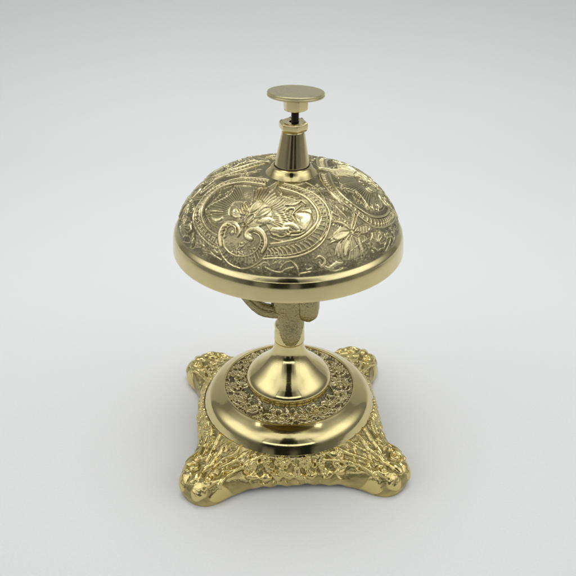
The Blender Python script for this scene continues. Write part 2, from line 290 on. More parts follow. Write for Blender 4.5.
[[0.35],0.55,[[19.43,-4.2],[18.8,-4.72],[18.0,-5.46],[17.43,-6.29],[17.35,-7.18],[17.59,-8.17],[17.85,-9.18],[17.79,-10.48],[17.7,-11.93],[17.76,-12.93],[18.31,-13.09],[19.11,-12.8],[20.03,-12.49],[20.98,-12.35],[21.99,-12.25],[22.86,-12.31],[23.65,-12.49],[24.31,-12.85],[24.9,-13.43],[25.55,-14.24],[26.27,-15.27],[26.94,-16.35],[27.76,-17.53],[28.62,-18.84],[29.28,-19.76],[29.86,-20.01],[30.33,-19.83],[30.81,-19.37],[31.36,-18.53],[31.74,-17.49],[32.21,-16.54],[32.76,-15.79],[33.28,-15.14],[33.64,-14.71]]],
[[1.2,1.4,0.9],0.75,[[33.85,-14.62],[34.09,-14.13],[34.35,-13.44],[34.53,-12.73],[34.46,-11.99],[34.29,-11.21],[34.11,-10.71]]],
[[0.8,0.9,0.5],0.6,[[30.75,-18.13],[30.76,-17.35],[30.76,-16.23],[30.78,-15.08],[30.99,-13.74],[31.28,-12.29],[31.42,-11.34]]],
[[0.35],0.5,[[32.52,-18.6],[33.34,-17.87],[34.39,-16.86],[35.28,-15.88],[35.93,-14.93],[36.49,-13.92],[36.88,-13.11],[37.1,-12.49],[37.31,-11.94],[37.39,-11.61]]],
[[0.3],0.45,[[24.9,-13.43],[24.06,-13.46],[22.7,-13.58],[21.55,-13.56],[20.48,-13.38],[19.49,-13.09],[18.85,-12.86]]],
[[0.4],0.4,[[22.87,-16.75],[23.92,-17.11],[25.33,-17.73],[26.45,-18.38],[27.19,-18.98],[27.65,-19.64],[28.0,-20.07]]],
[[0.3,0.42,0.35],0.6,[[25.51,4.21],[24.14,4.61],[22.96,5.21],[21.78,6.01]]],
[[0.3,0.42,0.35],0.6,[[25.22,3.43],[23.54,3.77],[21.88,4.25],[20.29,5.0]]],
[[0.3,0.42,0.35],0.6,[[25.05,2.68],[22.99,2.89],[20.87,3.2],[18.79,3.82]]],
[[0.3,0.42,0.35],0.6,[[25.0,1.99],[22.5,1.97],[19.92,2.08],[17.13,2.4]]],
[[0.3,0.42,0.35],0.6,[[24.98,1.29],[22.04,1.01],[18.87,0.8],[15.48,0.81]]],
[[0.3,0.42,0.35],0.6,[[24.81,0.6],[22.01,0.12],[18.96,-0.29],[15.58,-0.54]]],
[[0.3,0.42,0.35],0.6,[[24.67,-0.1],[22.08,-0.71],[19.15,-1.32],[15.89,-1.76]]],
[[0.3,0.42,0.35],0.6,[[24.64,-0.77],[22.19,-1.53],[19.46,-2.26],[16.48,-2.8]]],
[[0.3,0.42,0.35],0.6,[[24.73,-1.39],[22.4,-2.29],[19.96,-3.06],[17.09,-3.77]]],
[[0.35],0.6,[[24.76,-0.53],[23.49,-1.2],[21.58,-2.2],[19.89,-2.94],[18.89,-3.13],[18.24,-2.99],[17.66,-2.69],[17.31,-2.14],[17.11,-1.36],[16.6,-0.71],[15.56,-0.24],[14.26,0.19],[13.16,0.54],[12.26,0.83],[11.6,1.11],[11.14,1.29]]],
[[0.5,0.9,0.5],0.7,[[19.1,1.83],[18.26,1.84],[16.93,1.82],[15.6,1.79],[14.09,1.71],[12.48,1.62],[11.37,1.55]]],
[[0.35],0.55,[[11.52,1.73],[12.65,2.25],[14.29,3.02],[15.69,3.84],[16.8,4.78],[17.85,5.87],[18.71,6.84],[19.28,7.67],[19.73,8.45],[20.04,8.98]]],
[[0.3,0.42,0.3],0.6,[[31.05,10.15],[30.49,12.15],[29.68,14.04],[28.56,15.87]]],
[[0.3,0.42,0.3],0.6,[[30.43,9.92],[29.65,11.67],[28.73,13.36],[27.52,14.96]]],
[[0.3,0.42,0.3],0.6,[[29.74,9.6],[28.86,11.16],[27.85,12.63],[26.57,14.0]]],
[[0.3,0.42,0.3],0.6,[[28.99,9.2],[28.13,10.59],[27.05,11.85],[25.71,13.0]]],
[[0.3,0.42,0.3],0.6,[[28.29,8.75],[27.32,10.01],[26.14,11.14],[24.72,12.13]]],
[[0.3,0.42,0.3],0.6,[[27.63,8.26],[26.54,9.42],[25.25,10.44],[23.64,11.28]]],
[[0.3,0.42,0.3],0.6,[[27.0,7.73],[25.8,8.79],[24.32,9.66],[22.54,10.32]]],
[[0.3,0.42,0.3],0.6,[[26.42,7.16],[25.02,8.08],[23.44,8.84],[21.49,9.34]]],
[[0.3,0.42,0.3],0.6,[[25.79,6.51],[24.27,7.35],[22.49,7.97],[20.36,8.32]]],
[[0.3,0.42,0.3],0.6,[[25.2,5.83],[23.48,6.53],[21.52,7.0],[19.13,7.16]]],
[[0.3,0.42,0.3],0.6,[[24.74,5.17],[22.74,5.66],[20.6,5.98],[17.96,5.92]]],
[[0.35,0.5,0.3],0.7,[[32.09,8.97],[32.27,11.58],[32.63,14.15],[33.43,16.76]]],
[[0.35,0.5,0.3],0.7,[[31.6,8.92],[31.54,11.55],[31.65,14.15],[32.27,16.87]]],
[[0.35,0.5,0.3],0.7,[[31.02,8.79],[30.83,11.48],[30.79,14.15],[31.24,16.97]]],
[[0.35,0.5,0.3],0.7,[[30.47,8.63],[30.07,11.25],[29.81,13.87],[30.1,16.7]]],
[[0.35,0.5,0.3],0.7,[[29.94,8.44],[29.41,10.85],[29.0,13.26],[29.08,15.9]]],
[[0.35,0.5,0.3],0.7,[[29.43,8.23],[28.7,10.37],[28.25,12.62],[28.24,15.11]]],
[[0.35,0.5,0.3],0.7,[[28.94,7.98],[28.13,9.89],[27.57,11.94],[27.41,14.22]]],
[[0.35,0.5,0.3],0.7,[[28.39,7.65],[27.51,9.35],[26.86,11.17],[26.57,13.26]]],
[[0.35,0.5,0.3],0.7,[[27.95,7.35],[26.94,8.77],[26.3,10.43],[25.9,12.31]]],
[[0.5],0.75,[[35.46,11.1],[35.43,11.99],[35.27,13.26],[35.06,14.41],[34.39,15.2],[33.63,15.92],[33.02,16.43],[32.67,16.54],[32.43,16.46],[32.17,16.75],[31.52,17.74],[30.62,19.04],[30.01,19.94],[29.54,20.02],[29.3,19.71],[28.98,19.14],[28.56,18.29],[28.07,17.17],[27.6,16.19],[27.13,15.38],[26.64,14.66],[26.08,14.19],[25.3,13.99],[24.51,14.07],[23.61,14.18],[22.53,14.39],[21.32,14.66],[20.48,14.84]]],
[[0.5],0.6,[[34.58,9.69],[34.44,10.37],[34.27,11.4],[33.9,12.35],[33.21,13.23],[32.2,14.03],[31.36,14.6],[30.77,14.86],[30.41,14.96],[30.14,14.99]]],
[[0.8,1.2,0.7],0.7,[[33.8,10.32],[33.64,11.0],[33.45,12.04],[33.14,12.98],[32.63,13.83],[32.07,14.68],[31.59,15.21]]],
[[1.0,1.2,0.8],0.6,[[30.74,13.8],[30.4,14.42],[29.82,15.28],[29.56,16.19],[29.51,17.04],[29.67,17.94],[29.86,18.59]]],
[[0.6,1.8,2.4,2.4,1.2],0.65,[[25.14,15.2],[24.97,15.62],[24.72,16.23],[24.5,16.85],[24.39,17.51],[24.21,18.16],[24.34,18.75],[24.61,19.14],[25.1,19.45],[25.77,19.75],[26.73,20.04],[27.93,20.34],[28.66,20.5]]],
[[0.35],0.8,[[25.24,14.51],[24.57,14.75],[23.44,15.06],[22.42,15.56],[21.54,16.45],[20.55,17.51],[19.86,18.23]]],
[[0.5,0.7,0.4],0.7,[[23.24,9.59],[23.04,10.25],[22.61,11.16],[22.07,11.95],[21.32,12.55],[20.34,13.04],[19.57,13.41],[18.94,13.58],[18.47,13.66],[18.17,13.71]]],
[[0.5],0.7,[[18.17,13.71],[18.34,14.31],[18.57,15.15],[18.81,15.74],[19.29,15.96],[19.86,15.97],[20.2,15.93]]],
[[0.5,0.8,0.5],0.7,[[25.69,11.3],[25.14,11.39],[24.48,11.59],[23.85,11.86],[23.35,12.28],[23.04,12.87],[22.86,13.32],[23.04,13.63],[23.43,13.85],[23.7,13.99]]],
[[0.5],0.6,[[17.36,4.19],[17.94,4.93],[18.74,6.03],[19.29,7.13],[19.41,8.27],[19.35,9.51],[19.26,10.56],[19.17,11.42],[19.22,12.22],[19.16,12.72]]],
[[0.4],0.5,[[20.67,5.85],[20.43,6.54],[19.96,7.48],[19.56,8.25],[19.28,8.76],[18.88,9.06],[18.72,9.31]]],
[[0.4],0.5,[[36.63,10.63],[36.68,11.41],[36.65,12.52],[36.56,13.62],[36.29,14.62],[35.93,15.67],[35.42,16.61],[34.65,17.53],[33.81,18.45],[33.21,19.06]]],
[[0.6,0.4],0.5,[[32.97,17.41],[32.57,18.15],[31.88,19.18],[31.11,20.0],[30.22,20.55],[29.32,21.0],[28.71,21.3]]],
[[0.35],0.6,[[6.63,9.9],[6.86,10.78],[7.27,12.11],[7.73,13.4],[8.34,14.65],[9.08,15.95],[9.79,17.1],[10.76,18.32],[11.71,19.44],[12.2,19.97],[11.83,19.49],[11.01,18.41],[10.37,17.62]]],
[[0.5],0.4,[[10.81,5.41],[10.64,6.25],[10.23,7.41],[9.77,8.4],[8.99,9.01],[7.95,9.42],[7.32,9.72]]],
[[0.35],0.5,[[-2.16,12.4],[0.12,13.76],[3.09,15.61],[5.38,17.31],[6.82,18.85],[7.85,20.4],[8.68,21.84],[9.35,23.27],[9.73,24.63],[10.06,25.59]]],
[[1.1,1.1],1.0,[[18.08,35.15],[18.11,35.36]]],
[[0.5,1.0,0.9,0.5],0.9,[[19.96,27.81],[19.49,28.17],[18.93,28.79],[18.43,29.43],[18.13,30.11],[17.88,30.85],[17.76,31.61],[17.7,32.41],[17.78,33.27],[17.74,33.81]]],
[[0.8,1.5,1.5,0.8],0.6,[[26.0,30.54],[25.56,30.84],[24.81,31.23],[24.14,31.71],[23.34,32.13],[22.39,32.57],[21.5,33.01],[20.63,33.57],[19.68,34.13],[19.15,34.58]]],
[[0.35],0.85,[[26.72,29.27],[26.04,29.55],[24.97,29.96],[23.95,30.43],[23.1,31.0],[22.04,31.56],[21.15,32.19],[20.28,32.97],[19.35,33.76],[18.73,34.31]]],
[[0.35],0.85,[[27.78,30.5],[26.96,30.89],[25.87,31.55],[24.83,32.15],[24.02,32.65],[23.23,33.13],[22.33,33.55],[21.25,34.07],[20.15,34.65],[19.31,35.0]]],
[[0.4],0.7,[[17.48,34.14],[16.71,33.9],[15.5,33.5],[14.32,33.13],[13.07,32.78],[11.82,32.44],[10.83,32.05],[10.51,31.68],[10.5,31.29],[10.51,31.01]]],
[[0.4],0.7,[[16.72,34.91],[15.48,34.57],[13.65,34.08],[12.09,33.66],[11.16,33.42],[10.44,33.21],[10.0,33.08]]],
[[0.35],0.75,[[16.91,35.67],[16.22,35.68],[15.1,35.66],[14.11,35.82],[13.07,36.08],[12.03,36.49],[11.09,36.9],[10.43,37.43],[9.84,37.99],[9.63,38.54],[9.73,39.0],[10.02,39.35],[10.55,39.58],[11.19,39.66],[12.09,39.62],[13.1,39.27],[14.5,38.41],[16.14,37.3],[17.15,36.48]]],
[[0.3],0.65,[[14.57,35.79],[15.94,37.01]]],
[[0.3],0.65,[[13.44,36.51],[14.97,37.85]]],
[[0.3],0.65,[[12.22,37.21],[13.9,38.67]]],
[[0.3],0.65,[[11.0,37.93],[12.83,39.51]]],
[[0.3],0.7,[[18.12,36.14],[17.84,36.71],[17.58,37.66],[17.24,38.6],[16.91,39.59],[16.51,40.65],[16.38,41.71],[16.38,42.63],[16.58,43.53],[16.77,44.19]]],
[[0.3],0.7,[[17.64,36.16],[17.11,36.85],[16.23,37.83],[15.52,38.8],[15.1,39.73],[14.65,40.59],[14.46,41.4],[14.48,42.09],[14.8,42.79],[15.02,43.26]]],
[[0.3],0.7,[[18.66,35.86],[18.88,36.51],[19.23,37.51],[19.49,38.47],[19.73,39.41],[19.91,40.37],[20.29,41.33],[20.9,42.29],[21.8,43.38],[22.34,44.1]]],
[[0.3],0.7,[[19.15,35.85],[19.56,36.3],[20.25,37.04],[20.98,37.81],[21.63,38.55],[22.35,39.39],[22.95,40.07],[23.73,40.78],[24.41,41.36],[24.9,41.77]]],
[[0.3],0.7,[[19.26,35.61],[19.98,35.8],[21.13,36.17],[22.18,36.64],[22.97,37.27],[23.71,38.03],[24.44,38.69],[25.24,39.15],[26.21,39.63],[26.85,39.94]]],
[[0.3],0.7,[[19.35,35.03],[20.27,34.95],[21.5,34.78],[22.74,34.76],[23.87,34.87],[24.94,35.05],[25.9,35.35],[26.85,35.91],[27.74,36.64],[28.3,37.13]]],
[[0.3],0.6,[[19.43,34.76],[20.48,34.44],[21.95,33.95],[23.35,33.6],[24.53,33.42],[25.78,33.39],[26.89,33.51],[27.91,33.84],[28.83,34.31],[29.43,34.64]]],
[[1.0,1.7,1.0],0.45,[[22.32,35.76],[23.0,36.04],[23.74,36.32],[24.6,36.72],[25.24,37.06],[26.04,37.54],[26.55,37.85]]],
[[0.8,1.3,0.8],0.4,[[25.09,33.53],[25.67,33.73],[26.56,34.06],[27.32,34.43],[27.95,34.92],[28.48,35.47],[28.85,35.86]]],
[[0.8,1.2,0.8],0.4,[[17.84,38.68],[18.19,39.18],[18.57,39.87],[19.01,40.68],[19.45,41.7],[19.88,42.9],[20.14,43.73]]],
[[0.4],0.65,[[4.72,47.57],[4.75,47.29],[4.75,46.87],[4.74,46.51],[4.75,46.26],[4.66,45.98],[4.55,45.72],[4.31,45.44],[4.05,45.16],[3.95,44.87],[4.26,44.62],[4.73,44.34],[5.08,44.05],[5.4,43.83],[5.61,43.57],[5.81,43.31],[5.98,43.0],[6.14,42.67],[6.36,42.4],[6.76,42.27],[7.33,42.23],[7.88,42.21],[8.29,42.13],[8.59,41.98],[8.99,41.87],[9.39,41.67],[9.89,41.49],[10.2,41.34],[10.66,41.49],[10.94,41.65],[11.31,41.85],[11.67,41.97],[12.02,42.08],[12.37,42.17],[12.76,42.18],[13.26,42.23],[13.52,42.3],[13.65,42.55],[13.65,42.9],[13.76,43.28],[13.76,43.49],[13.88,43.76],[14.01,44.01],[14.19,44.25],[14.38,44.5],[14.52,44.82],[14.33,45.11],[13.97,45.41],[13.61,45.67],[13.41,45.95],[13.21,46.23],[13.03,46.53],[12.77,46.81],[12.65,47.25],[12.33,47.5],[11.9,47.62],[11.4,47.68],[10.91,47.73],[10.48,47.81],[10.16,48.01],[9.74,48.15],[9.23,48.35],[8.71,48.62],[8.17,48.67],[7.89,48.63],[7.58,48.38],[7.18,48.1],[6.92,48.02],[6.55,47.89],[6.19,47.8],[5.69,47.71],[5.07,47.59],[4.72,47.57]]],
[[0.35],0.5,[[9.65,46.29],[8.44,46.69],[7.23,47.12],[5.91,47.56]]],
[[0.35],0.5,[[9.63,45.83],[8.41,46.06],[7.09,46.25],[5.56,46.37]]],
[[0.35],0.5,[[9.88,45.38],[8.68,45.27],[7.4,45.12],[6.11,45.02]]],
[[0.35],0.5,[[10.32,44.96],[9.4,44.52],[8.41,44.04],[7.31,43.54]]],
[[0.35],0.5,[[10.93,44.64],[10.4,43.87],[9.89,43.15],[9.29,42.38]]],
[[0.35],0.5,[[11.5,44.37],[11.54,43.55],[11.49,42.7],[11.43,41.85]]],
[[0.35],0.5,[[12.12,44.28],[12.53,43.46],[12.94,42.68],[13.24,41.82]]],
[[0.35],0.5,[[12.66,44.34],[13.32,43.63],[13.97,42.96],[14.52,42.2]]],
[[0.6,0.6],0.6,[[15.4,45.78],[15.19,46.08]]],
[[0.8,0.9],0.6,[[6.77,43.57],[6.8,44.14]]],
[[0.35],0.5,[[1.18,45.26],[0.97,46.22],[0.69,47.65],[1.17,48.87],[3.24,49.6],[5.96,50.05],[7.78,50.4]]],
[[0.35],0.5,[[-3.32,45.39],[-3.28,46.5],[-3.41,48.12],[-3.19,49.45],[-1.83,50.19],[0.03,50.55],[1.29,50.8]]],
[[0.5,0.8,0.4],0.45,[[15.95,23.32],[16.1,24.06],[16.34,25.16],[16.39,26.15],[16.4,27.13],[16.22,28.06],[16.16,28.72]]],
[[0.5,0.8,0.4],0.4,[[12.93,24.91],[13.3,25.93],[13.69,27.38],[14.02,28.67],[14.3,29.72],[14.62,30.7],[14.81,31.35]]],
[[0.4],0.4,[[11.42,27.32],[11.26,27.99],[11.15,29.03],[10.99,29.84],[10.96,30.36],[10.95,30.73],[10.95,30.96]]],
[[0.5,0.8,0.6],0.8,[[35.66,28.79],[35.16,29.0],[34.37,29.28],[33.9,29.72],[33.54,30.23],[33.47,30.94],[33.5,31.55],[33.64,32.05],[33.9,32.47],[34.31,32.72],[34.93,32.68],[35.74,32.48],[36.16,32.13],[36.17,31.72],[35.95,31.26],[35.68,30.88]]],
[[0.6,0.8,0.6],0.6,[[35.27,32.76],[35.34,33.16],[35.35,33.72],[35.26,34.37],[34.79,35.12],[34.25,36.05],[33.71,36.58]]],
[[0.6,0.9,0.5],0.6,[[34.04,35.46],[33.47,35.89],[32.42,36.37],[31.36,36.78],[30.7,37.42],[29.99,38.05],[29.63,38.57]]],
[[0.5],0.5,[[35.12,35.62],[34.91,36.32],[34.4,37.22],[33.75,38.07],[32.8,38.83],[31.73,39.63],[30.77,39.99]]],
[[0.5,0.5],0.6,[[35.47,34.53],[34.92,34.52]]],
[[0.5,0.5],0.6,[[34.28,35.24],[33.93,35.36]]],
[[0.5,0.5],0.6,[[33.31,36.1],[32.8,36.12]]],
[[0.5,0.5],0.6,[[32.21,36.89],[31.72,36.91]]],
[[0.5,0.5],0.6,[[30.98,37.6],[30.51,37.64]]],
[[0.5,0.5],0.6,[[29.8,38.35],[29.34,38.4]]],
[[0.4,0.6,0.4],0.7,[[40.82,21.16],[40.88,21.61],[40.98,22.29],[41.16,22.97],[41.29,23.54],[41.69,24.26],[42.02,24.83],[42.58,25.42],[43.11,25.91],[43.65,26.34]]],
[[0.4],0.45,[[43.32,26.15],[42.93,26.5],[42.39,27.05],[41.93,27.68],[41.36,28.38],[40.64,29.09],[40.26,29.65]]],
[[0.4],0.45,[[45.0,18.59],[44.33,18.65],[43.59,18.86],[42.76,19.16],[42.03,19.79],[41.34,20.61],[40.89,21.19]]],
[[0.35],0.45,[[45.82,19.52],[45.35,19.82],[44.6,20.26],[43.98,20.84],[43.29,21.63],[42.67,22.6],[42.1,23.19]]],
[[0.35],0.4,[[39.25,26.66],[39.71,27.01],[40.21,27.47],[40.43,27.95],[40.08,28.47],[39.45,29.04],[38.94,29.4]]],
[[0.4],0.6,[[43.45,13.01],[43.2,13.45],[42.98,14.18],[42.79,14.93],[42.62,15.79],[42.47,16.73],[42.27,17.33]]],
[[0.35],0.45,[[44.56,15.17],[44.3,15.61],[43.7,16.15],[43.43,16.8],[43.26,17.5],[43.39,18.37],[43.39,18.93]]],
[[0.35],0.4,[[46.78,12.87],[46.86,13.72],[46.9,14.96],[46.89,16.15],[46.7,17.27],[46.42,18.39],[46.09,19.09]]],
[[0.3],0.5,[[45.98,-12.52],[46.54,-11.75],[47.2,-10.67],[47.63,-9.6],[48.04,-8.4],[48.55,-7.09],[48.77,-6.23]]],
[[0.4,0.7,0.4],0.55,[[39.0,-26.77],[39.63,-25.81],[40.67,-24.45],[41.48,-23.61],[42.37,-23.52],[43.18,-23.89],[43.74,-24.23]]],
[[0.35],0.5,[[22.84,-35.88],[24.58,-35.15],[26.88,-34.31],[29.05,-33.3],[31.1,-31.82],[33.13,-30.13],[34.39,-29.07]]],
[[0.35],0.5,[[19.93,-34.02],[20.71,-34.36],[21.7,-34.94],[22.72,-34.98],[23.99,-33.83],[25.15,-32.29],[25.79,-31.33]]],
[[0.5,0.8,0.4],0.5,[[13.21,-38.98],[15.26,-35.79],[16.36,-33.33],[16.78,-31.97]]],
[[0.4,0.6,0.4],0.5,[[21.02,-40.58],[24.33,-37.14],[27.41,-33.96],[29.54,-32.08],[31.22,-31.36],[32.68,-31.25],[33.64,-31.27]]],
[[0.4],0.5,[[9.06,-38.76],[12.32,-33.97],[13.14,-31.37],[13.54,-29.07],[13.51,-27.04],[13.37,-25.79]]],
[[0.35],0.45,[[7.47,-34.28],[9.15,-31.19],[10.26,-28.69],[10.99,-26.5],[11.36,-25.15]]],
[[0.35,0.5,0.35],0.5,[[45.03,-16.87],[45.34,-16.1],[45.75,-14.99],[46.01,-13.87],[45.95,-12.75],[45.71,-11.59],[45.52,-10.64],[45.81,-9.78],[46.22,-9.03],[46.58,-8.51]]],
[[0.35],0.45,[[46.41,-15.95],[46.5,-14.99],[46.74,-13.59],[46.91,-12.36],[47.27,-11.27],[47.82,-10.21],[48.06,-9.53]]]]
PLATES = [[0.26,[[33.99,-0.25],[33.44,-2.03],[32.58,-4.69],[31.74,-7.14],[31.22,-8.85],[30.71,-10.42],[30.3,-12.19],[29.96,-14.67],[29.56,-17.61],[29.35,-19.79],[29.8,-20.56],[30.7,-20.4],[31.52,-19.82],[32.23,-18.73],[32.95,-17.17],[33.56,-15.9],[34.51,-15.03],[35.43,-14.35],[36.11,-13.41],[36.16,-12.09],[35.86,-10.54],[35.61,-8.96],[35.57,-7.24],[35.53,-5.42],[35.35,-3.84],[34.99,-2.38],[34.33,-1.13]]],
[0.3,[[31.68,-1.3],[31.69,-3.7],[31.53,-7.36],[31.14,-10.91],[30.67,-14.19],[29.95,-17.57],[29.1,-19.91],[28.46,-20.4],[27.89,-19.65],[27.47,-18.71],[27.15,-17.81],[26.93,-16.68],[26.56,-15.85],[25.97,-15.5],[25.27,-15.37],[24.6,-15.04],[24.02,-14.29],[23.54,-13.27],[23.58,-12.04],[24.45,-10.44],[25.75,-8.62],[27.22,-6.76],[28.8,-4.77],[30.59,-2.65]]],
[0.26,[[23.54,-11.63],[22.64,-11.9],[21.26,-12.33],[20.02,-12.66],[19.08,-12.79],[18.24,-12.82],[17.78,-12.59],[17.91,-11.99],[18.41,-11.12],[18.71,-10.39],[18.34,-10.05],[17.84,-9.76],[17.54,-9.34],[17.72,-8.57],[18.16,-7.59],[18.36,-6.82],[18.16,-6.32],[17.77,-5.94],[17.75,-5.5],[18.1,-4.97],[18.73,-4.41],[19.96,-3.72],[21.89,-2.87],[24.24,-2.02],[26.19,-1.52],[27.85,-1.37],[29.32,-1.5],[30.06,-2.07],[29.99,-3.14],[29.13,-4.72],[28.11,-6.32],[26.7,-8.14],[24.9,-10.17]]],
[0.32,[[27.69,0.43],[25.66,-0.59],[22.58,-2.14],[19.87,-3.36],[18.4,-3.67],[17.76,-3.34],[17.33,-2.86],[17.22,-2.19],[17.45,-1.24],[17.26,-0.47],[16.11,-0.05],[14.5,0.25],[13.08,0.48],[11.95,0.69],[10.97,0.87],[10.78,1.26],[11.98,2.08],[13.97,3.14],[15.56,4.07],[16.42,4.98],[17.14,5.92],[18.16,6.57],[19.61,6.78],[21.39,6.71],[23.04,6.45],[24.68,6.08],[26.25,5.49],[27.34,4.64],[27.76,3.28],[27.73,1.59]]],
[0.24,[[28.33,5.92],[27.09,6.13],[25.29,6.45],[23.52,6.69],[21.91,6.81],[20.26,6.89],[19.09,7.23],[18.77,8.12],[18.89,9.31],[19.18,10.42],[19.31,11.38],[19.51,12.26],[19.99,12.78],[20.78,12.67],[21.79,12.17],[22.75,11.8],[23.54,11.86],[24.41,12.08],[25.25,11.86],[26.54,11.01],[27.87,9.68],[28.67,8.45],[28.86,7.47],[28.53,6.52]]],
[0.36,[[29.42,6.45],[28.41,7.93],[26.92,10.03],[25.82,11.75],[25.6,12.93],[25.87,13.9],[26.24,14.72],[26.55,15.35],[26.95,15.86],[27.51,16.54],[28.31,17.77],[29.23,19.18],[30.04,19.85],[30.77,19.23],[31.49,17.87],[32.14,16.89],[32.64,16.73],[33.31,17.0],[33.74,16.89],[33.91,16.09],[34.09,14.99],[34.34,13.97],[34.92,13.14],[35.61,12.33],[35.93,11.51],[35.6,10.59],[34.82,9.58],[34.07,8.65],[33.45,7.69],[32.85,6.77],[32.12,6.15],[31.21,6.07],[30.16,6.28]]],
[0.32,[[25.66,14.82],[24.88,14.98],[23.82,15.28],[22.68,15.69],[21.58,16.45],[20.45,17.41],[19.98,18.29],[20.37,19.01],[21.32,19.64],[22.4,20.12],[23.82,20.56],[25.34,20.81],[26.72,20.95],[27.87,20.94],[29.01,20.83],[29.46,20.36],[29.2,19.48],[28.4,18.27],[27.64,17.2],[26.95,16.28],[26.17,15.4]]],
[0.42,[[35.8,1.77],[35.53,0.89],[34.9,-0.46],[34.14,-1.42],[33.2,-1.76],[32.11,-1.74],[30.91,-1.66],[29.63,-1.62],[28.28,-1.45],[27.08,-1.08],[26.11,-0.32],[25.23,0.69],[24.79,1.79],[24.83,2.99],[25.29,4.34],[26.02,5.57],[27.07,6.74],[28.42,7.85],[29.61,8.51],[30.61,8.65],[31.53,8.38],[32.41,7.87],[33.16,7.05],[33.91,5.95],[34.6,4.89],[35.16,3.78],[35.6,2.61]]],
[0.34,[[18.11,34.54],[18.07,33.79],[17.9,32.62],[18.24,31.71],[19.1,31.02],[20.49,30.51],[21.78,30.14],[22.99,29.85],[24.25,29.72],[25.14,29.89],[25.49,30.47],[25.46,31.37],[25.04,32.16],[24.28,32.87],[23.12,33.53],[21.84,33.97],[20.62,34.33],[19.16,34.48]]],
[0.3,[[16.8,35.73],[16.11,35.71],[15.1,35.7],[14.11,35.82],[13.08,36.06],[12.05,36.45],[11.2,36.89],[10.42,37.37],[9.82,37.93],[9.5,38.43],[9.61,38.91],[10.01,39.34],[10.55,39.58],[11.2,39.69],[12.09,39.66],[13.08,39.25],[14.41,38.18],[15.86,36.74]]],
[0.26,[[18.46,35.27],[19.64,34.95],[21.27,34.44],[22.74,34.07],[24.3,34.02],[25.88,34.13],[27.16,34.57],[28.08,35.45],[28.63,36.66],[28.76,37.92],[28.04,39.02],[26.89,40.24],[25.49,41.17],[24.15,42.07],[22.43,42.67],[20.96,43.01],[19.61,42.99],[18.47,42.74],[17.65,42.11],[17.24,40.97],[17.23,39.54],[17.27,38.2],[17.58,37.05],[18.12,35.99]]],
[0.26,[[5.08,47.39],[4.79,46.98],[4.53,46.48],[4.33,45.92],[4.4,45.39],[4.6,44.83],[4.86,44.27],[5.26,43.75],[5.9,43.3],[6.49,42.86],[7.11,42.46],[7.89,42.14],[8.68,41.92],[9.41,41.74],[10.27,41.7],[10.94,41.66],[11.62,41.74],[12.33,41.95],[12.92,42.22],[13.4,42.55],[13.79,42.96],[14.03,43.39],[14.14,43.87],[14.12,44.41],[14.05,44.99],[13.72,45.48],[13.35,46.07],[12.92,46.64],[12.21,47.03],[11.57,47.54],[10.77,47.85],[9.93,48.08],[9.04,48.25],[8.24,48.35],[7.41,48.28],[6.56,48.09],[5.98,47.96],[5.56,47.77],[5.19,47.49]]]]

# ------------------------------------------------------------------ the bell
bell = bpy.data.objects.new('counter_bell', None); sc.collection.objects.link(bell); bell.empty_display_size = .03
bell['label'] = 'ornate brass counter bell with engraved dome and push button, standing on white paper'
bell['category'] = 'bell'
YAW = 0.0815
DX = -0.85                                # the dome sits a hair off the base axis

def leaf(R_, o, ang, ln, bend, h, w=.5, n=6, g=None):
    """acanthus leaf: curved spine with pairs of swept veins and a rolled tip"""
    pts = []; p = np.array(o, float); a = ang
    for k in range(13):
        pts.append(p.copy()); p = p + np.array([math.cos(a), math.sin(a)]) * ln / 12; a += bend / 12 * (1 + k / 6)
    R_.stroke([w * .7, w * 1.1, w * .8], h, pts)
    for k in range(1, n + 1):
        q = pts[int(k * 11 / (n + 1))]; d = pts[int(k * 11 / (n + 1)) + 1] - q; t0 = math.atan2(d[1], d[0]); l = ln * (.34 - .22 * abs(k / n - .45)) * g.uniform(.85, 1.2)
        for sg in (-1, 1):
            v1 = t0 + sg * 1.0; v2 = t0 + sg * .35
            m1 = q + np.array([math.cos(v1), math.sin(v1)]) * l * .6; m2 = m1 + np.array([math.cos(v2), math.sin(v2)]) * l * .6
            R_.stroke([w * .5, w * 1.0, w * .45], h * .85, catmull([q, m1, m2], False, 4))
    t = pts[-1]; s_ = 1 if bend > 0 else -1
    R_.stroke([w * .9, w * .6, w * 1.2], h * 1.15, [t + np.array([math.cos(a + s_ * u), math.sin(a + s_ * u)]) * (w * 2.4 - u * w * .3) - np.array([math.cos(a), math.sin(a)]) * w * 2.4 for u in np.linspace(0, 5, 12)])

# --- engraved dome
tt = np.linspace(0, PI / 2, 900)
RR = (42.65 * np.cos(tt) ** .61)[::-1]; ZZ = (102.1 + 21.16 * np.sin(tt) ** 1.5)[::-1]; RR[0] = 0
arc = np.concatenate([[0], np.cumsum(np.hypot(np.diff(RR), np.diff(ZZ)))])
AZ0 = math.radians(-116)
leafq = []
rel = Relief(54, .1)
for h, p in PLATES: rel.plate(h * 1.35, p)
rel.H = blur(rel.H, 2); flat = rel.H.copy(); rel.H[:] = 0
for w, h, p in STROKES: rel.stroke([max(.2, q * .66) if q < .6 else q * .98 for q in w], h * (.75 if max(w) < .6 else .95), p)
rel.H = np.where(flat > .08, flat + rel.H * .85, rel.H * 1.1)
FO = catmull([(31.9, -26.3), (37.9, -21.8), (43.6, -13.2), (46.2, -2), (45.8, 7), (43.3, 13.8), (39.6, 21.0), (35, 25.6), (30, 27.9), (25.4, 28), (20.4, 26.6), (15.7, 22.9), (12.3, 16), (11.4, 8.4), (11.3, 1), (11.0, -6.5), (12, -12.5), (15.6, -19), (21.2, -23.6), (26.6, -26.2)], True, 8)
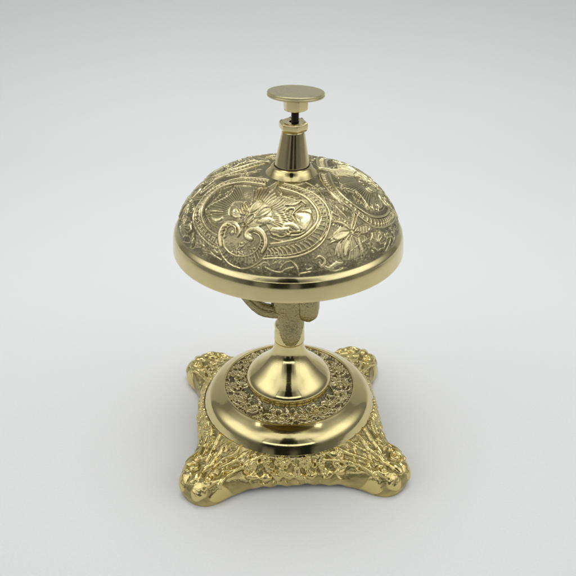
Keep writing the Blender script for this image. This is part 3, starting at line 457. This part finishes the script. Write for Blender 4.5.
FI = catmull([(30, -22.5), (36.05, -18.2), (39.7, -12.0), (41.5, -3.2), (41.0, 5.3), (38.3, 12.9), (32.6, 20.2), (26, 22.8), (20.9, 21.8), (17, 17), (15.2, 11.4), (14.9, 5.5), (14.8, -.7), (14.9, -7.5), (15.8, -13), (18.9, -18.6), (24.3, -22.1)], True, 8)
# the figure overlaps the border at the scroll and at the leaf tip
def clear(q): return not ((math.hypot(q[0] - 41.5, q[1] - 1.5) < 9.9) or (q[0] < 17.5 and abs(q[1] - .5) < 2.6))
def ring(P, w, h):
    run = []
    for q in P:
        if clear(q): run.append(q)
        else:
            if len(run) > 1: rel.stroke([w], h, run)
            run = []
    if len(run) > 1: rel.stroke([w], h, run)
ctr = np.array([28.5, .5])
ring(FO, .42, .62); ring(FI, .55, .75)
ring(FO + (ctr - FO) * .045, .25, .4); ring(FI + (ctr - FI) * -.05, .25, .4)
def along(P, n):
    s = np.concatenate([[0], np.cumsum(np.hypot(*np.diff(P, axis=0).T))]); t = np.arange(n) / n * s[-1]
    return np.c_[np.interp(t, s, P[:, 0]), np.interp(t, s, P[:, 1])]
nb = 86
angs = np.arange(nb) / nb * 2 * PI
def at_ang(P, a):
    A = np.unwrap(np.arctan2(P[:, 1] - ctr[1], P[:, 0] - ctr[0])); R_ = np.hypot(P[:, 0] - ctr[0], P[:, 1] - ctr[1])
    if A[-1] < A[0]: A = A[::-1]; R_ = R_[::-1]
    a = A[0] + (a - A[0]) % (2 * PI); return np.interp(a, A, R_)
for i, a in enumerate(angs):
    ro, ri = at_ang(FO, a), at_ang(FI, a); d = np.array([math.cos(a), math.sin(a)]); e = np.array([-d[1], d[0]])
    j = _rng.normal(0, .06)
    p1 = ctr + d * (ri + (ro - ri) * .30); p2 = ctr + d * (ri + (ro - ri) * .82) + e * (.35 + j); pm = (p1 + p2) / 2 + e * (.42 + j)
    if clear(p1): rel.stroke([.30, .42, .30], .5 + .08 * j, [p1, pm, p2])
    if i % 2 and clear(p1): rel.stroke([.22], .4, [p1 + e * .5, p1 + e * .9])
for k in range(20):                      # low leaf work along the hem and in the spandrels
    a = -PI / 3 + k / 26 * 2 * PI / 3 + _rng.uniform(-.03, .03); q = _rng.uniform(45.5, 48.5)
    leafq.append(((q * math.cos(a), q * math.sin(a)), a + PI + _rng.uniform(-1.4, 1.4), _rng.uniform(3.5, 6), _rng.uniform(-2, 2)))
for k in range(16):
    a = PI / 3 + _rng.uniform(-.22, .22); q = _rng.uniform(16, 42); leafq.append(((q * math.cos(a), q * math.sin(a)), _rng.uniform(0, 6.28), _rng.uniform(3, 5), _rng.uniform(-2, 2)))
low = Relief(54, .1)
for o_, a_, l_, b_ in leafq: leaf(low, o_, a_, l_, b_, .34, .40, 3, _rng)
rel.H = np.maximum(blur(rel.H, 1), blur(low.H, 1))
wide = blur(rel.H, 14); rel.H = rel.H - .6 * np.clip(wide, 0, .6) * np.clip(1.2 - rel.H / .35, .15, 1)
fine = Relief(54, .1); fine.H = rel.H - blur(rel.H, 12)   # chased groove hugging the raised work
NR, NC = 400, 2100
s = np.linspace(arc[-1], np.interp(8.6, RR, arc), NR)
r = np.interp(s, arc, RR); zz = np.interp(s, arc, ZZ); th = np.arange(NC) / NC * 2 * PI
P = np.stack([r[:, None] * np.cos(th), r[:, None] * np.sin(th), zz[:, None] + 0 * th], -1)
dr = np.gradient(r); dz = np.gradient(zz); nl = np.hypot(dr, dz); nr_, nz_ = dz / nl, -dr / nl
Nrm = np.stack([nr_[:, None] * np.cos(th), nr_[:, None] * np.sin(th), nz_[:, None] + 0 * th], -1)
H = np.full((NR, NC), -9.0); FN = np.full((NR, NC), -9.0); SS = s[:, None] + 0 * th
for k in range(3):
    a = th[None, :] - AZ0 - k * 2 * PI / 3
    hk = rel.sample(SS * np.cos(a), SS * np.sin(a)); FN = np.where(hk > H, fine.sample(SS * np.cos(a), SS * np.sin(a)), FN); H = np.maximum(H, hk)
gx, gy = SS * np.cos(th), SS * np.sin(th)
ground = vnoise(gx * 2.4 + 90, gy * 2.4 + 90, 3) * .5 + vnoise(gx * 1.1 + 50, gy * 1.1 + 50, 5) * .5 + vnoise(gx * 5 + 300, gy * 5 + 300, 6) * .35
broad = vnoise(gx * .25 + 40, gy * .25 + 40, 8)
fade = np.clip((SS - 9) / 2.0, 0, 1) * np.clip((arc[-1] - SS) / 1.2, 0, 1)
tex = .075 * ground * np.where(H > .25, .45, 1.0) + .12 * broad
# loose scrollwork chased into the ground between the figures
wx = gx + 1.6 * vnoise(gx * .3 + 11, gy * .3 + 7, 21); wy = gy + 1.6 * vnoise(gx * .3 + 60, gy * .3 + 31, 22)
sc1 = np.abs(vnoise(wx * .55 + 20, wy * .55 + 20, 23)); chase = .12 * np.clip(1 - sc1 / .11, 0, 1)
tot = np.where(chase > np.maximum(H, 0), chase, H) * fade + tex * fade
P = P + Nrm * tot[..., None]; P[..., 0] += DX
wear_shade = np.clip(tot * .6 + FN * 2.2 + .13, 0, 1)  # grooves and ground darker: tarnish plus painted recess shade
dome = mesh_obj('dome', P.reshape(-1, 3), grid_faces(NR, NC), m_dome, bell, attr=wear_shade)
# polished rolled edge, side band and the hollow inside
rim = [(41.9, 101.4), (42.3, 102.1), (42.6, 102.15), (43.3, 101.45), (43.85, 100.75), (44.05, 100.35), (44.12, 100.05), (44.32, 99.4), (44.5, 98.7), (44.64, 97.8), (44.78, 96.5), (44.9, 95.0), (45.0, 93.7), (44.9, 93.05), (43.9, 93.0), (43.5, 93.4), (43.0, 97), (42.2, 100.6), (40.5, 104.5), (36, 111), (28, 117), (18, 120.3), (8, 121.3), (0.01, 121.4)]
lathe('rim', rim, m_rim, dome, xc=DX, step=.16, nc=384, chaikin=2)
# boss, cone, nut
lathe('boss', [(6.4, 126.0), (7.0, 126.05), (7.6, 125.7), (8.2, 124.6), (9.3, 123.5), (9.85, 123.05), (9.9, 122.5), (9.2, 121.9)], m_pol, bell, xc=DX + 1.0, step=.12, nc=192)
KX = DX + 1.15; LEAN = .028
hous = lathe('plunger_housing', [(0.01, 139.2), (3.6, 139.2), (4.10, 139.1), (4.25, 138.4), (5.2, 133.2), (6.42, 126.7), (6.5, 126.25), (6.3, 126.05), (5.5, 126.0)], m_cone, bell, xc=KX, step=.2, nc=192, lean=LEAN)
lathe('seat_ring', [(5.9, 126.4), (6.75, 126.35), (6.78, 126.0), (6.6, 125.8)], m_dark, hous, xc=KX, step=.1, nc=128)
def hexish(th, r, z):
    a = (th + .25) % (PI / 3) - PI / 6; return np.where(r > 4.2, (np.cos(PI / 6) / np.cos(a) - 1) * r * 1.0 + .38, 0)
lathe('collar', [(1.6, 142.4), (3.9, 142.6), (4.4, 142.5), (4.95, 142.0), (5.0, 141.6), (5.0, 140.2), (4.8, 139.7), (4.2, 139.2), (3.2, 139.2)], m_cone, hous, xc=KX + LEAN * 13, step=.12, nc=240, chaikin=1, disp=hexish)
# spindle and button
BX = 1.40; 
btn = lathe('push_button', [(0.01, 153.42), (6, 153.42), (9.6, 153.42), (9.98, 153.40), (10.2, 153.2), (10.22, 152.85), (10.05, 152.72), (10.05, 152.6), (10.3, 152.45), (10.32, 152.0), (10.1, 151.75), (9.4, 151.7), (4.3, 151.7), (0.01, 151.7)], m_btn, bell, xc=BX, step=.12, nc=256, chaikin=1, tilt=(.018, -.055, 0))
lathe('hub', [(3.0, 151.8), (4.2, 151.8), (4.45, 151.4), (4.45, 147.6), (4.3, 147.0), (3.9, 146.8), (0.01, 146.8)], m_cone, btn, xc=BX - .02, step=.15, nc=160, chaikin=1, disp=lambda th, r, z: hexish(th, r, z) * .8 - .25 * (r > 4.2))
def thread(th, r, z): return np.where(r > .8, .16 * np.sin(2 * PI * z / .55 + th), 0)
lathe('spindle', [(1.30, 147.2), (1.30, 140.5), (1.25, 140.0)], m_dark, btn, xc=BX - .15, step=.06, nc=64, chaikin=0, disp=thread)

# --- stem: trumpet foot with a collar
stem = lathe('stem', [(5.8, 50.5), (6.0, 48.0), (6.15, 46.5), (6.35, 45.3), (6.7, 43.2), (7.7, 40.8), (9.5, 38.3), (12.0, 35.8), (14.8, 33.4), (17.1, 31.2), (18.3, 29.3), (18.55, 28.1), (18.4, 27.1), (18.35, 27.0), (17.6, 26.3), (17.7, 25.2)], m_pol, bell, xc=-.1, step=.2, nc=320, disp=lambda th, r, z: .03 * vnoise(th * 3 + 9, z * .2 + 9, 31))
def dent(th, r, z): return .12 * vnoise(th * 2.6 + 4, z * .3, 41) + .03 * vnoise(th * 6 + 30, z * .8, 42)
lathe('stem_collar', [(5.0, 56.4), (5.9, 55.9), (6.3, 55.1), (6.35, 54.0), (6.2, 53.2), (6.3, 52.4), (6.4, 51), (6.4, 48.8), (6.55, 48.1), (6.3, 47.3), (5.9, 47.0)], m_pol, stem, xc=0, step=.15, nc=256, chaikin=2)

# --- striking mechanism under the dome: cast post, barrel on the right, curved arm on the left
def loft(name, rings, mat, parent, nc=170, sub=16, amp=.10, seed=1, sq=.75):
    """rings: centre (x, y, z), half sizes (a, b), plane axes u, v; smooth between rings"""
    K = np.array([list(c) + [a, b] + list(u) + list(v) for c, a, b, u, v in rings], float); K = catmull(K, False, sub)
    th = np.arange(nc) / nc * 2 * PI; C = K[:, None, :3]; U = K[:, 5:8]; Vv = K[:, 8:11]
    U /= np.linalg.norm(U, axis=1, keepdims=True); Vv /= np.linalg.norm(Vv, axis=1, keepdims=True)
    cs = np.sign(np.cos(th)) * np.abs(np.cos(th)) ** sq; sn = np.sign(np.sin(th)) * np.abs(np.sin(th)) ** sq
    P = C + K[:, None, 3:4] * cs[None, :, None] * U[:, None] + K[:, None, 4:5] * sn[None, :, None] * Vv[:, None]
    j = np.arange(len(K))[:, None] + 0 * th
    d = P - C; d /= np.linalg.norm(d, axis=2, keepdims=True) + 1e-9
    P = P + d * (amp * (vnoise(th[None] * 12 + 40 + 0 * j, j * .45, seed) + .8 * vnoise(th[None] * 22 + 90 + 0 * j, j * .95, seed + 1)))[..., None]
    F = grid_faces(len(K), nc); Pf = P.reshape(-1, 3)
    n0 = len(Pf); Pf = np.vstack([Pf, K[0, :3], K[-1, :3]]); c = np.arange(nc); c2 = (c + 1) % nc; o = (len(K) - 1) * nc
    caps = np.vstack([np.c_[c2, c, np.full(nc, n0), np.full(nc, n0)], np.c_[o + c, o + c2, np.full(nc, n0 + 1), np.full(nc, n0 + 1)]])
    me = bpy.data.meshes.new(name); me.from_pydata((Pf * MM).tolist(), [], F.tolist() + [q[:3] for q in caps.tolist()]); me.update()
    me.polygons.foreach_set('use_smooth', [True] * len(me.polygons)); me.materials.append(mat)
    ob = bpy.data.objects.new(name, me); sc.collection.objects.link(ob); ob.parent = parent; return ob
X, Y, Z = (1, 0, 0), (0, 1, 0), (0, 0, 1)
mech = loft('striker_bracket', [((0.4, -2.2, 48.3), 3.2, 4.4, X, Y), ((0.4, -1.9, 51), 4.3, 5.2, X, Y), ((0.4, -1.4, 54.6), 5.2, 5.4, X, Y), ((0.6, -.6, 58.2), 5.6, 5.4, X, Y), ((.2, -.4, 61.5), 6.3, 5.2, X, Y), ((-.2, -.4, 65), 7.2, 5.4, X, Y), ((-.3, 0, 70), 7.4, 5.6, X, Y), ((0, 0, 80), 6.6, 5.4, X, Y), ((0, 0, 95), 5.4, 5.0, X, Y), ((0, 0, 118), 4.4, 4.2, X, Y)], m_stip, bell)
loft('barrel', [((3.0, -1.0, 66), 1.5, 3.0, Y, Z), ((4.2, -1.0, 65.8), 4.6, 5.6, Y, Z), ((7.4, -1.0, 65.6), 5.4, 7.0, Y, Z), ((9.8, -1.0, 66.0), 5.0, 6.6, Y, Z), ((11.4, -1.0, 66.4), 4.0, 5.4, Y, Z), ((12.2, -1.0, 66.8), 1.6, 2.4, Y, Z)], m_stip, mech, amp=.08, seed=5, sq=.6)
loft('striker_arm', [((-2, -.5, 62.0), 3.3, 2.5, Y, Z), ((-7, -.7, 61.9), 3.6, 2.2, Y, Z), ((-12, -1, 63.4), 3.7, 2.1, Y, (.4, 0, 1)), ((-16.5, -1.2, 67.5), 3.1, 1.7, Y, (.8, 0, .8)), ((-19.6, -1.2, 73), 3.0, 1.8, Y, (1, 0, .35)), ((-21, -1, 80), 3.0, 2.2, Y, (1, 0, 0)), ((-21.5, -1, 88), 3.2, 3.0, Y, (1, 0, 0)), ((-21.5, -1, 92), 2.6, 2.4, Y, (1, 0, 0))], m_stip, mech, seed=9)
loft('arm_rib', [((-6, -2.4, 64.2), 1.3, 1.0, Y, Z), ((-11, -2.6, 65.6), 1.5, 1.0, Y, (.4, 0, 1)), ((-15, -2.8, 69.5), 1.5, 1.0, Y, (.8, 0, .8)), ((-17.2, -2.8, 75), 1.4, 1.0, Y, (1, 0, .3)), ((-18, -2.6, 84), 1.4, 1.0, Y, (1, 0, 0))], m_stip, mech, seed=13)

# --- floral band round the stem and the polished ring
rb = Relief(30, .08); rg = np.random.default_rng(4)
nrep = 19
for k in range(nrep):
    a0 = k / nrep * 2 * PI + rg.normal(0, .03); sgn = 1 if k % 2 else -1
    def pt(rad, a): return (rad * math.cos(a), rad * math.sin(a))
    cx = 23.2 + .7 * sgn; cp = np.array(pt(cx, a0)); e1 = np.array([math.cos(a0), math.sin(a0)]); e2 = np.array([-e1[1], e1[0]])
    sp = [cp + (e1 * math.cos(u * sgn) + e2 * math.sin(u * sgn)) * (.5 + u * .42) for u in np.linspace(0, 7.2, 26)]
    rb.stroke([.5, .35, .45], .95, sp)
    rb.stroke([.8, .8], 1.0, [cp, cp + .1])
    for q in range(8):
        u = rg.uniform(0, 2 * PI); l = rg.uniform(2.4, 4.4); d0 = e1 * math.cos(u) + e2 * math.sin(u); d1 = e1 * math.cos(u + .7) + e2 * math.sin(u + .7)
        rb.stroke([.3, .6, .25], .75, catmull([cp + d0 * 2, cp + d0 * (2 + l * .5), cp + d0 * 2.2 + d1 * l * .75], False, 4))
for k in range(30):
    a = k / 30 * 2 * PI + rg.normal(0, .05); rr_ = 19.0 if k % 2 else 27.4; leaf(rb, (rr_ * math.cos(a), rr_ * math.sin(a)), (a if k % 2 else a + PI) + rg.uniform(-.8, .8), rg.uniform(4.5, 6.5), rg.uniform(-1.6, 1.6), rg.uniform(.7, 1.0), .36, 4, rg)
for k in range(110):
    a = k / 110 * 2 * PI + rg.normal(0, .02); rb.stroke([.32], .5, [(27.0 * math.cos(a), 27 * math.sin(a)), (28 * math.cos(a + .012), 28 * math.sin(a + .012))])
for k in range(240):
    a = rg.uniform(0, 2 * PI); rr_ = rg.uniform(18.5, 27.5); d = rg.uniform(0, 6.28); l = rg.uniform(.6, 1.6)
    x0, y0 = rr_ * math.cos(a), rr_ * math.sin(a); rb.stroke([.35, .5, .2], rg.uniform(.4, .8), [(x0, y0), (x0 + l * math.cos(d), y0 + l * math.sin(d)), (x0 + l * 1.8 * math.cos(d + .5), y0 + l * 1.8 * math.sin(d + .5))])
rb.H = blur(rb.H, 2); wide = blur(rb.H, 20); rb.H = rb.H * 1.1 - .6 * np.clip(wide, 0, .7) * np.clip(1.2 - rb.H / .4, .15, 1)
NR, NC = 120, 1300
r = np.linspace(17.2, 28.3, NR); th = np.arange(NC) / NC * 2 * PI; Rg = r[:, None] + 0 * th
zb = 24.0 - .9 * np.sin(np.clip((Rg - 17.2) / 11, 0, 1) * PI) + 1.1 * np.clip((20 - Rg) / 3, 0, 1)
gx, gy = Rg * np.cos(th), Rg * np.sin(th); f = np.clip((28.2 - Rg) / .6, 0, 1)
hh = rb.sample(gx, gy) * f * .85; P = np.stack([gx, gy, zb + hh + .08 * vnoise(gx * 2.5 + 99, gy * 2.5 + 99, 51)], -1)
mesh_obj('floral_band', P.reshape(-1, 3), grid_faces(NR, NC), m_dome, bell, attr=np.clip(hh / .8 * .9 + .08, 0, 1))  # hollows of the band coloured darker, tarnish and shade together
lathe('base_ring', [(27.9, 23.4), (28.0, 24.4), (28.35, 24.8), (28.9, 24.7), (29.5, 24.35), (31.0, 23.6), (33.0, 22.5), (34.7, 21.1), (35.7, 19.7), (36.5, 18.0), (37.3, 16.2), (38.0, 14.6), (37.6, 13.0)], m_pol, bell, xc=.1, step=.2, nc=384, disp=lambda th, r, z: .05 * vnoise(th * 2 + 5, z * .15 + 3, 61))

# --- cast square base with four scrolled corner feet
def outline(phi):                        # phi: angle from the nearest corner, radians
    a = np.degrees(np.abs(phi))
    return np.interp(a, [0, 4, 7, 9, 11, 13, 16, 20, 25, 31, 38, 45], [62.2, 61.6, 60.2, 57.9, 54.4, 51.2, 48.2, 45.4, 43.2, 41.6, 40.7, 40.6])
rc = Relief(74, .1); rg = np.random.default_rng(21)
for c in range(4):
    A = PI / 4 + c * PI / 2; ca, sa = math.cos(A), math.sin(A)
    def tr(pts): return [(u * ca - v * sa, u * sa + v * ca) for u, v in pts]
    def S(w, h, *p):
        p = [(u + rg.normal(0, .22), v + rg.normal(0, .22)) for u, v in p]
        rc.stroke(w, h, tr(catmull(p, False, 5)))
    def LF(u, v, ang, ln, bend, h, w=.5, n=6): leaf(rc, tr([(u, v)])[0], A + ang, ln, bend, h, w, n, rg)
    for k in range(7):                   # long ribs sweeping from the ring into the foot
        v0 = -17 + k * 5.6 + rg.uniform(-.6, .6); u0 = math.sqrt(max(37.4 ** 2 - v0 * v0, 1)); v2 = v0 * .42
        S([.5, 1.0, .8, .6], rg.uniform(1.0, 1.35), (u0, v0), (u0 + 4, v0 * .86 + rg.uniform(-.5, .5)), (45.5, v0 * .62 + rg.uniform(-.5, .5)), (50.5 + rg.uniform(-1, 1), v2))
        for q in range(3):               # short lobes breaking off each rib
            f = .25 + .25 * q + rg.uniform(-.06, .06); u = u0 + (50 - u0) * f; v = v0 + (v2 - v0) * f; sg = 1 if (q + k) % 2 else -1
            S([.3, .65, .4], rg.uniform(.7, 1.0), (u, v), (u + 1.3, v + sg * 1.0), (u + 2.9, v + sg * 1.5))
    for sg in (-1, 1):
        S([.6, .9, .8], 1.3, (35.0, sg * 20.0), (39.5, sg * 15), (44, sg * 11.2), (49, sg * 9.4), (55, sg * 9.3))
        sp = [(55.2 + (2.9 - .34 * u) * math.cos(u), sg * (4.9 + (2.9 - .34 * u) * math.sin(u))) for u in np.linspace(0, 6.5, 14)]
        rc.stroke([.7, 1.0, 1.2], 1.5, tr(sp)); S([.9, 1.3, .8], 1.3, (49.5, sg * 6.6), (53.0, sg * 8.0), (58, sg * 7.0))
        for k in range(3):
            r_ = math.radians(20 + k * 9 + rg.uniform(-2, 2)); LF(37.6 * math.cos(r_), sg * 37.6 * math.sin(r_), sg * (r_ - rg.uniform(.3, .8)), 5.5 + rg.uniform(-1, 1), sg * rg.uniform(.8, 1.8), 1.2, .62, 3)
        S([2.4, 3.4, 2.2], 1.0, (59.5, sg * 4.5), (62, sg * 5.0), (65, sg * 4.2)); S([2.0, 3.0, 2.0], .8, (56, sg * 11.5), (59, sg * 12), (62, sg * 11))
    S([.9, 1.3, 1.0], 1.4, (50.5, .3), (53.5, -.3), (56.5, .2)); S([1.6, 2.1, 1.4], 1.5, (57, 0), (59, .2), (61, 0))
    # leaf clusters and lobes on the moulding between the feet (radius beyond the ring = down the wall)
    B = A + PI / 4
    for k in range(15):
        a = B + math.radians(-29 + 58 * k / 14 + rg.uniform(-1, 1)); rr_ = 38.3 + (k % 2) * 3.4 + rg.uniform(-.4, .4); o = (rr_ * math.cos(a), rr_ * math.sin(a))
        leaf(rc, o, a + rg.uniform(-.8, .8), rg.uniform(4.5, 6.5), rg.uniform(-2, 2), rg.uniform(.9, 1.3), rg.uniform(.5, .7), 4, rg)
    for k in range(8):
        a = B + math.radians(-24 + 48 * k / 7 + rg.uniform(-1.5, 1.5)); rr_ = rg.uniform(46.6, 48.0); p0 = np.array([rr_ * math.cos(a), rr_ * math.sin(a)]); tg = np.array([-math.sin(a), math.cos(a)]); ou = np.array([math.cos(a), math.sin(a)])
        rc.stroke([.9, 1.9, .8], rg.uniform(.9, 1.3), [p0 - tg * 2.2 + ou * rg.uniform(-1, 1), p0, p0 + tg * 2.2 + ou * rg.uniform(-1, 1)])
    for k in range(80):                  # small chased veins in the ground
        a = A + rg.uniform(-PI / 4, PI / 4); rr_ = rg.uniform(38, 50); d = a + rg.normal(0, .5); l = rg.uniform(.6, 1.4); x0, y0 = rr_ * math.cos(a), rr_ * math.sin(a)
        rc.stroke([.25, .42, .2], rg.uniform(.4, .7), [(x0, y0), (x0 + l * math.cos(d), y0 + l * math.sin(d)), (x0 + 1.9 * l * math.cos(d + .35), y0 + 1.9 * l * math.sin(d + .35))])
rc.H = blur(rc.H, 5); wide = blur(rc.H, 24); rc.H = rc.H * 1.1 - .55 * np.clip(wide, 0, .8) * np.clip(1.2 - rc.H / .4, .15, 1)
NT, NC = 230, 1700
th = np.arange(NC) / NC * 2 * PI; phi = (th % (PI / 2)) - PI / 4; dp = np.degrees(np.abs(phi))
Ro = outline(phi)
for _ in range(60): Ro = (np.roll(Ro, 1) + 2 * Ro + np.roll(Ro, -1)) / 4
e = np.clip((Ro - 40.6) / 16, 0, 1); e = e * e * (3 - 2 * e)
Ro = Ro + .3 * vnoise(th * 5, th * 0 + 5, 73) + (.25 * vnoise(th * 14 + 30, th * 0 + 3, 71) + .3 * np.cos(th * 44)) * (1 - e)
cs_ = catmull([(0, 16.3), (.38, 12.0), (.70, 8.2), (.90, 5.9), (1.0, 4.3), (.985, 3.3), (.93, 2.8)], False, 12)
cf_ = catmull([(0, 16.3), (.28, 12.8), (.58, 10.4), (.79, 10.2), (.93, 8.1), (1.0, 4.2), (.975, .15)], False, 12)
tk = np.linspace(0, 1, len(cs_)); t = np.linspace(0, 1, NT)
at_ = lambda c, k: np.interp(t, tk, c[:, k])[:, None]
a_ = at_(cs_, 0) * (1 - e) + at_(cf_, 0) * e; z_ = at_(cs_, 1) * (1 - e) + at_(cf_, 1) * e
scal = (.55 * np.cos(th * 44 + .6) + .55 * vnoise(th * 9 + 7, th * 0, 75)) * (1 - e)
z_ = z_ + scal[None] * np.clip((t[:, None] - .7) / .25, 0, 1)
Rt = 37.35 + (Ro[None] - 37.35) * a_
P0 = np.stack([Rt * np.cos(th), Rt * np.sin(th), z_], -1)
n0 = grid_normals(P0); n0 *= -1 if n0[8, :, 2].mean() < 0 else 1
for _ in range(6): n0 = (np.roll(n0, 1, 1) + 2 * n0 + np.roll(n0, -1, 1)) / 4
n0 /= np.linalg.norm(n0, axis=2, keepdims=True)
sl = np.concatenate([np.zeros((1, NC)), np.cumsum(np.hypot(np.diff(Rt, axis=0), np.diff(z_, axis=0)), 0)])
uR = 37.35 + sl; ux, uy = uR * np.cos(th), uR * np.sin(th)
hh = rc.sample(ux, uy); nz = .16 * vnoise(ux * .6 + 77, uy * .6 + 77, 81) + .03 * vnoise(ux * 2.2 + 77, uy * 2.2 + 77, 82)
fin = np.clip(sl / .6, 0, 1) * np.clip((sl[-1][None] - sl) / 1.6, 0, 1)
Pt = P0 + n0 * ((hh * .74 + nz) * fin)[..., None]
Pt[..., 2] = np.maximum(Pt[..., 2], 0.05)
Ru, zu = Rt[-1], Pt[-1, :, 2]
Pu = np.stack([np.stack([(Ru - k) * np.cos(th), (Ru - k) * np.sin(th), zu + j], -1) for k, j in ((.8, .0), (1.6, .6), (2.4, 4.0))])
P = np.concatenate([Pt, Pu])
cy, sy = math.cos(YAW), math.sin(YAW); P = np.stack([P[..., 0] * cy - P[..., 1] * sy, P[..., 0] * sy + P[..., 1] * cy, P[..., 2]], -1)
nr = len(P); Nn_ = grid_normals(P); 
if Nn_[10, :, 2].mean() < 0: Nn_ = -Nn_
wear_shade = np.concatenate([np.clip(hh * .7 + nz * .6 + .25 + .25 * np.clip((sl - sl[-1] + 4) / 3, 0, 1), 0, 1), np.full((3, NC), .3)])  # low parts of the casting darkened by tarnish and painted-in shade
fa = grid_faces(nr, NC)[:, ::-1]; rows = np.arange(len(fa)) // NC; cols = np.arange(len(fa)) % NC
is_foot = (Rt[np.minimum(rows, NT - 1), cols] > 50.5 + .8 * np.cos(cols * .11)) & (dp[cols] < 17)
def submesh(name, mask, parent, w):
    f_ = fa[mask]; u, inv = np.unique(f_, return_inverse=True)
    return mesh_obj(name, P.reshape(-1, 3)[u], inv.reshape(-1, 4), m_cast, parent, attr=wear_shade.reshape(-1)[u], normals=Nn_.reshape(-1, 3)[u])
base = submesh('base', ~is_foot, bell, None)
for c in range(4):
    lo, hi = c * PI / 2, (c + 1) * PI / 2; m = is_foot & (th[cols] >= lo) & (th[cols] < hi)
    if m.any(): submesh('foot', m, base, None)
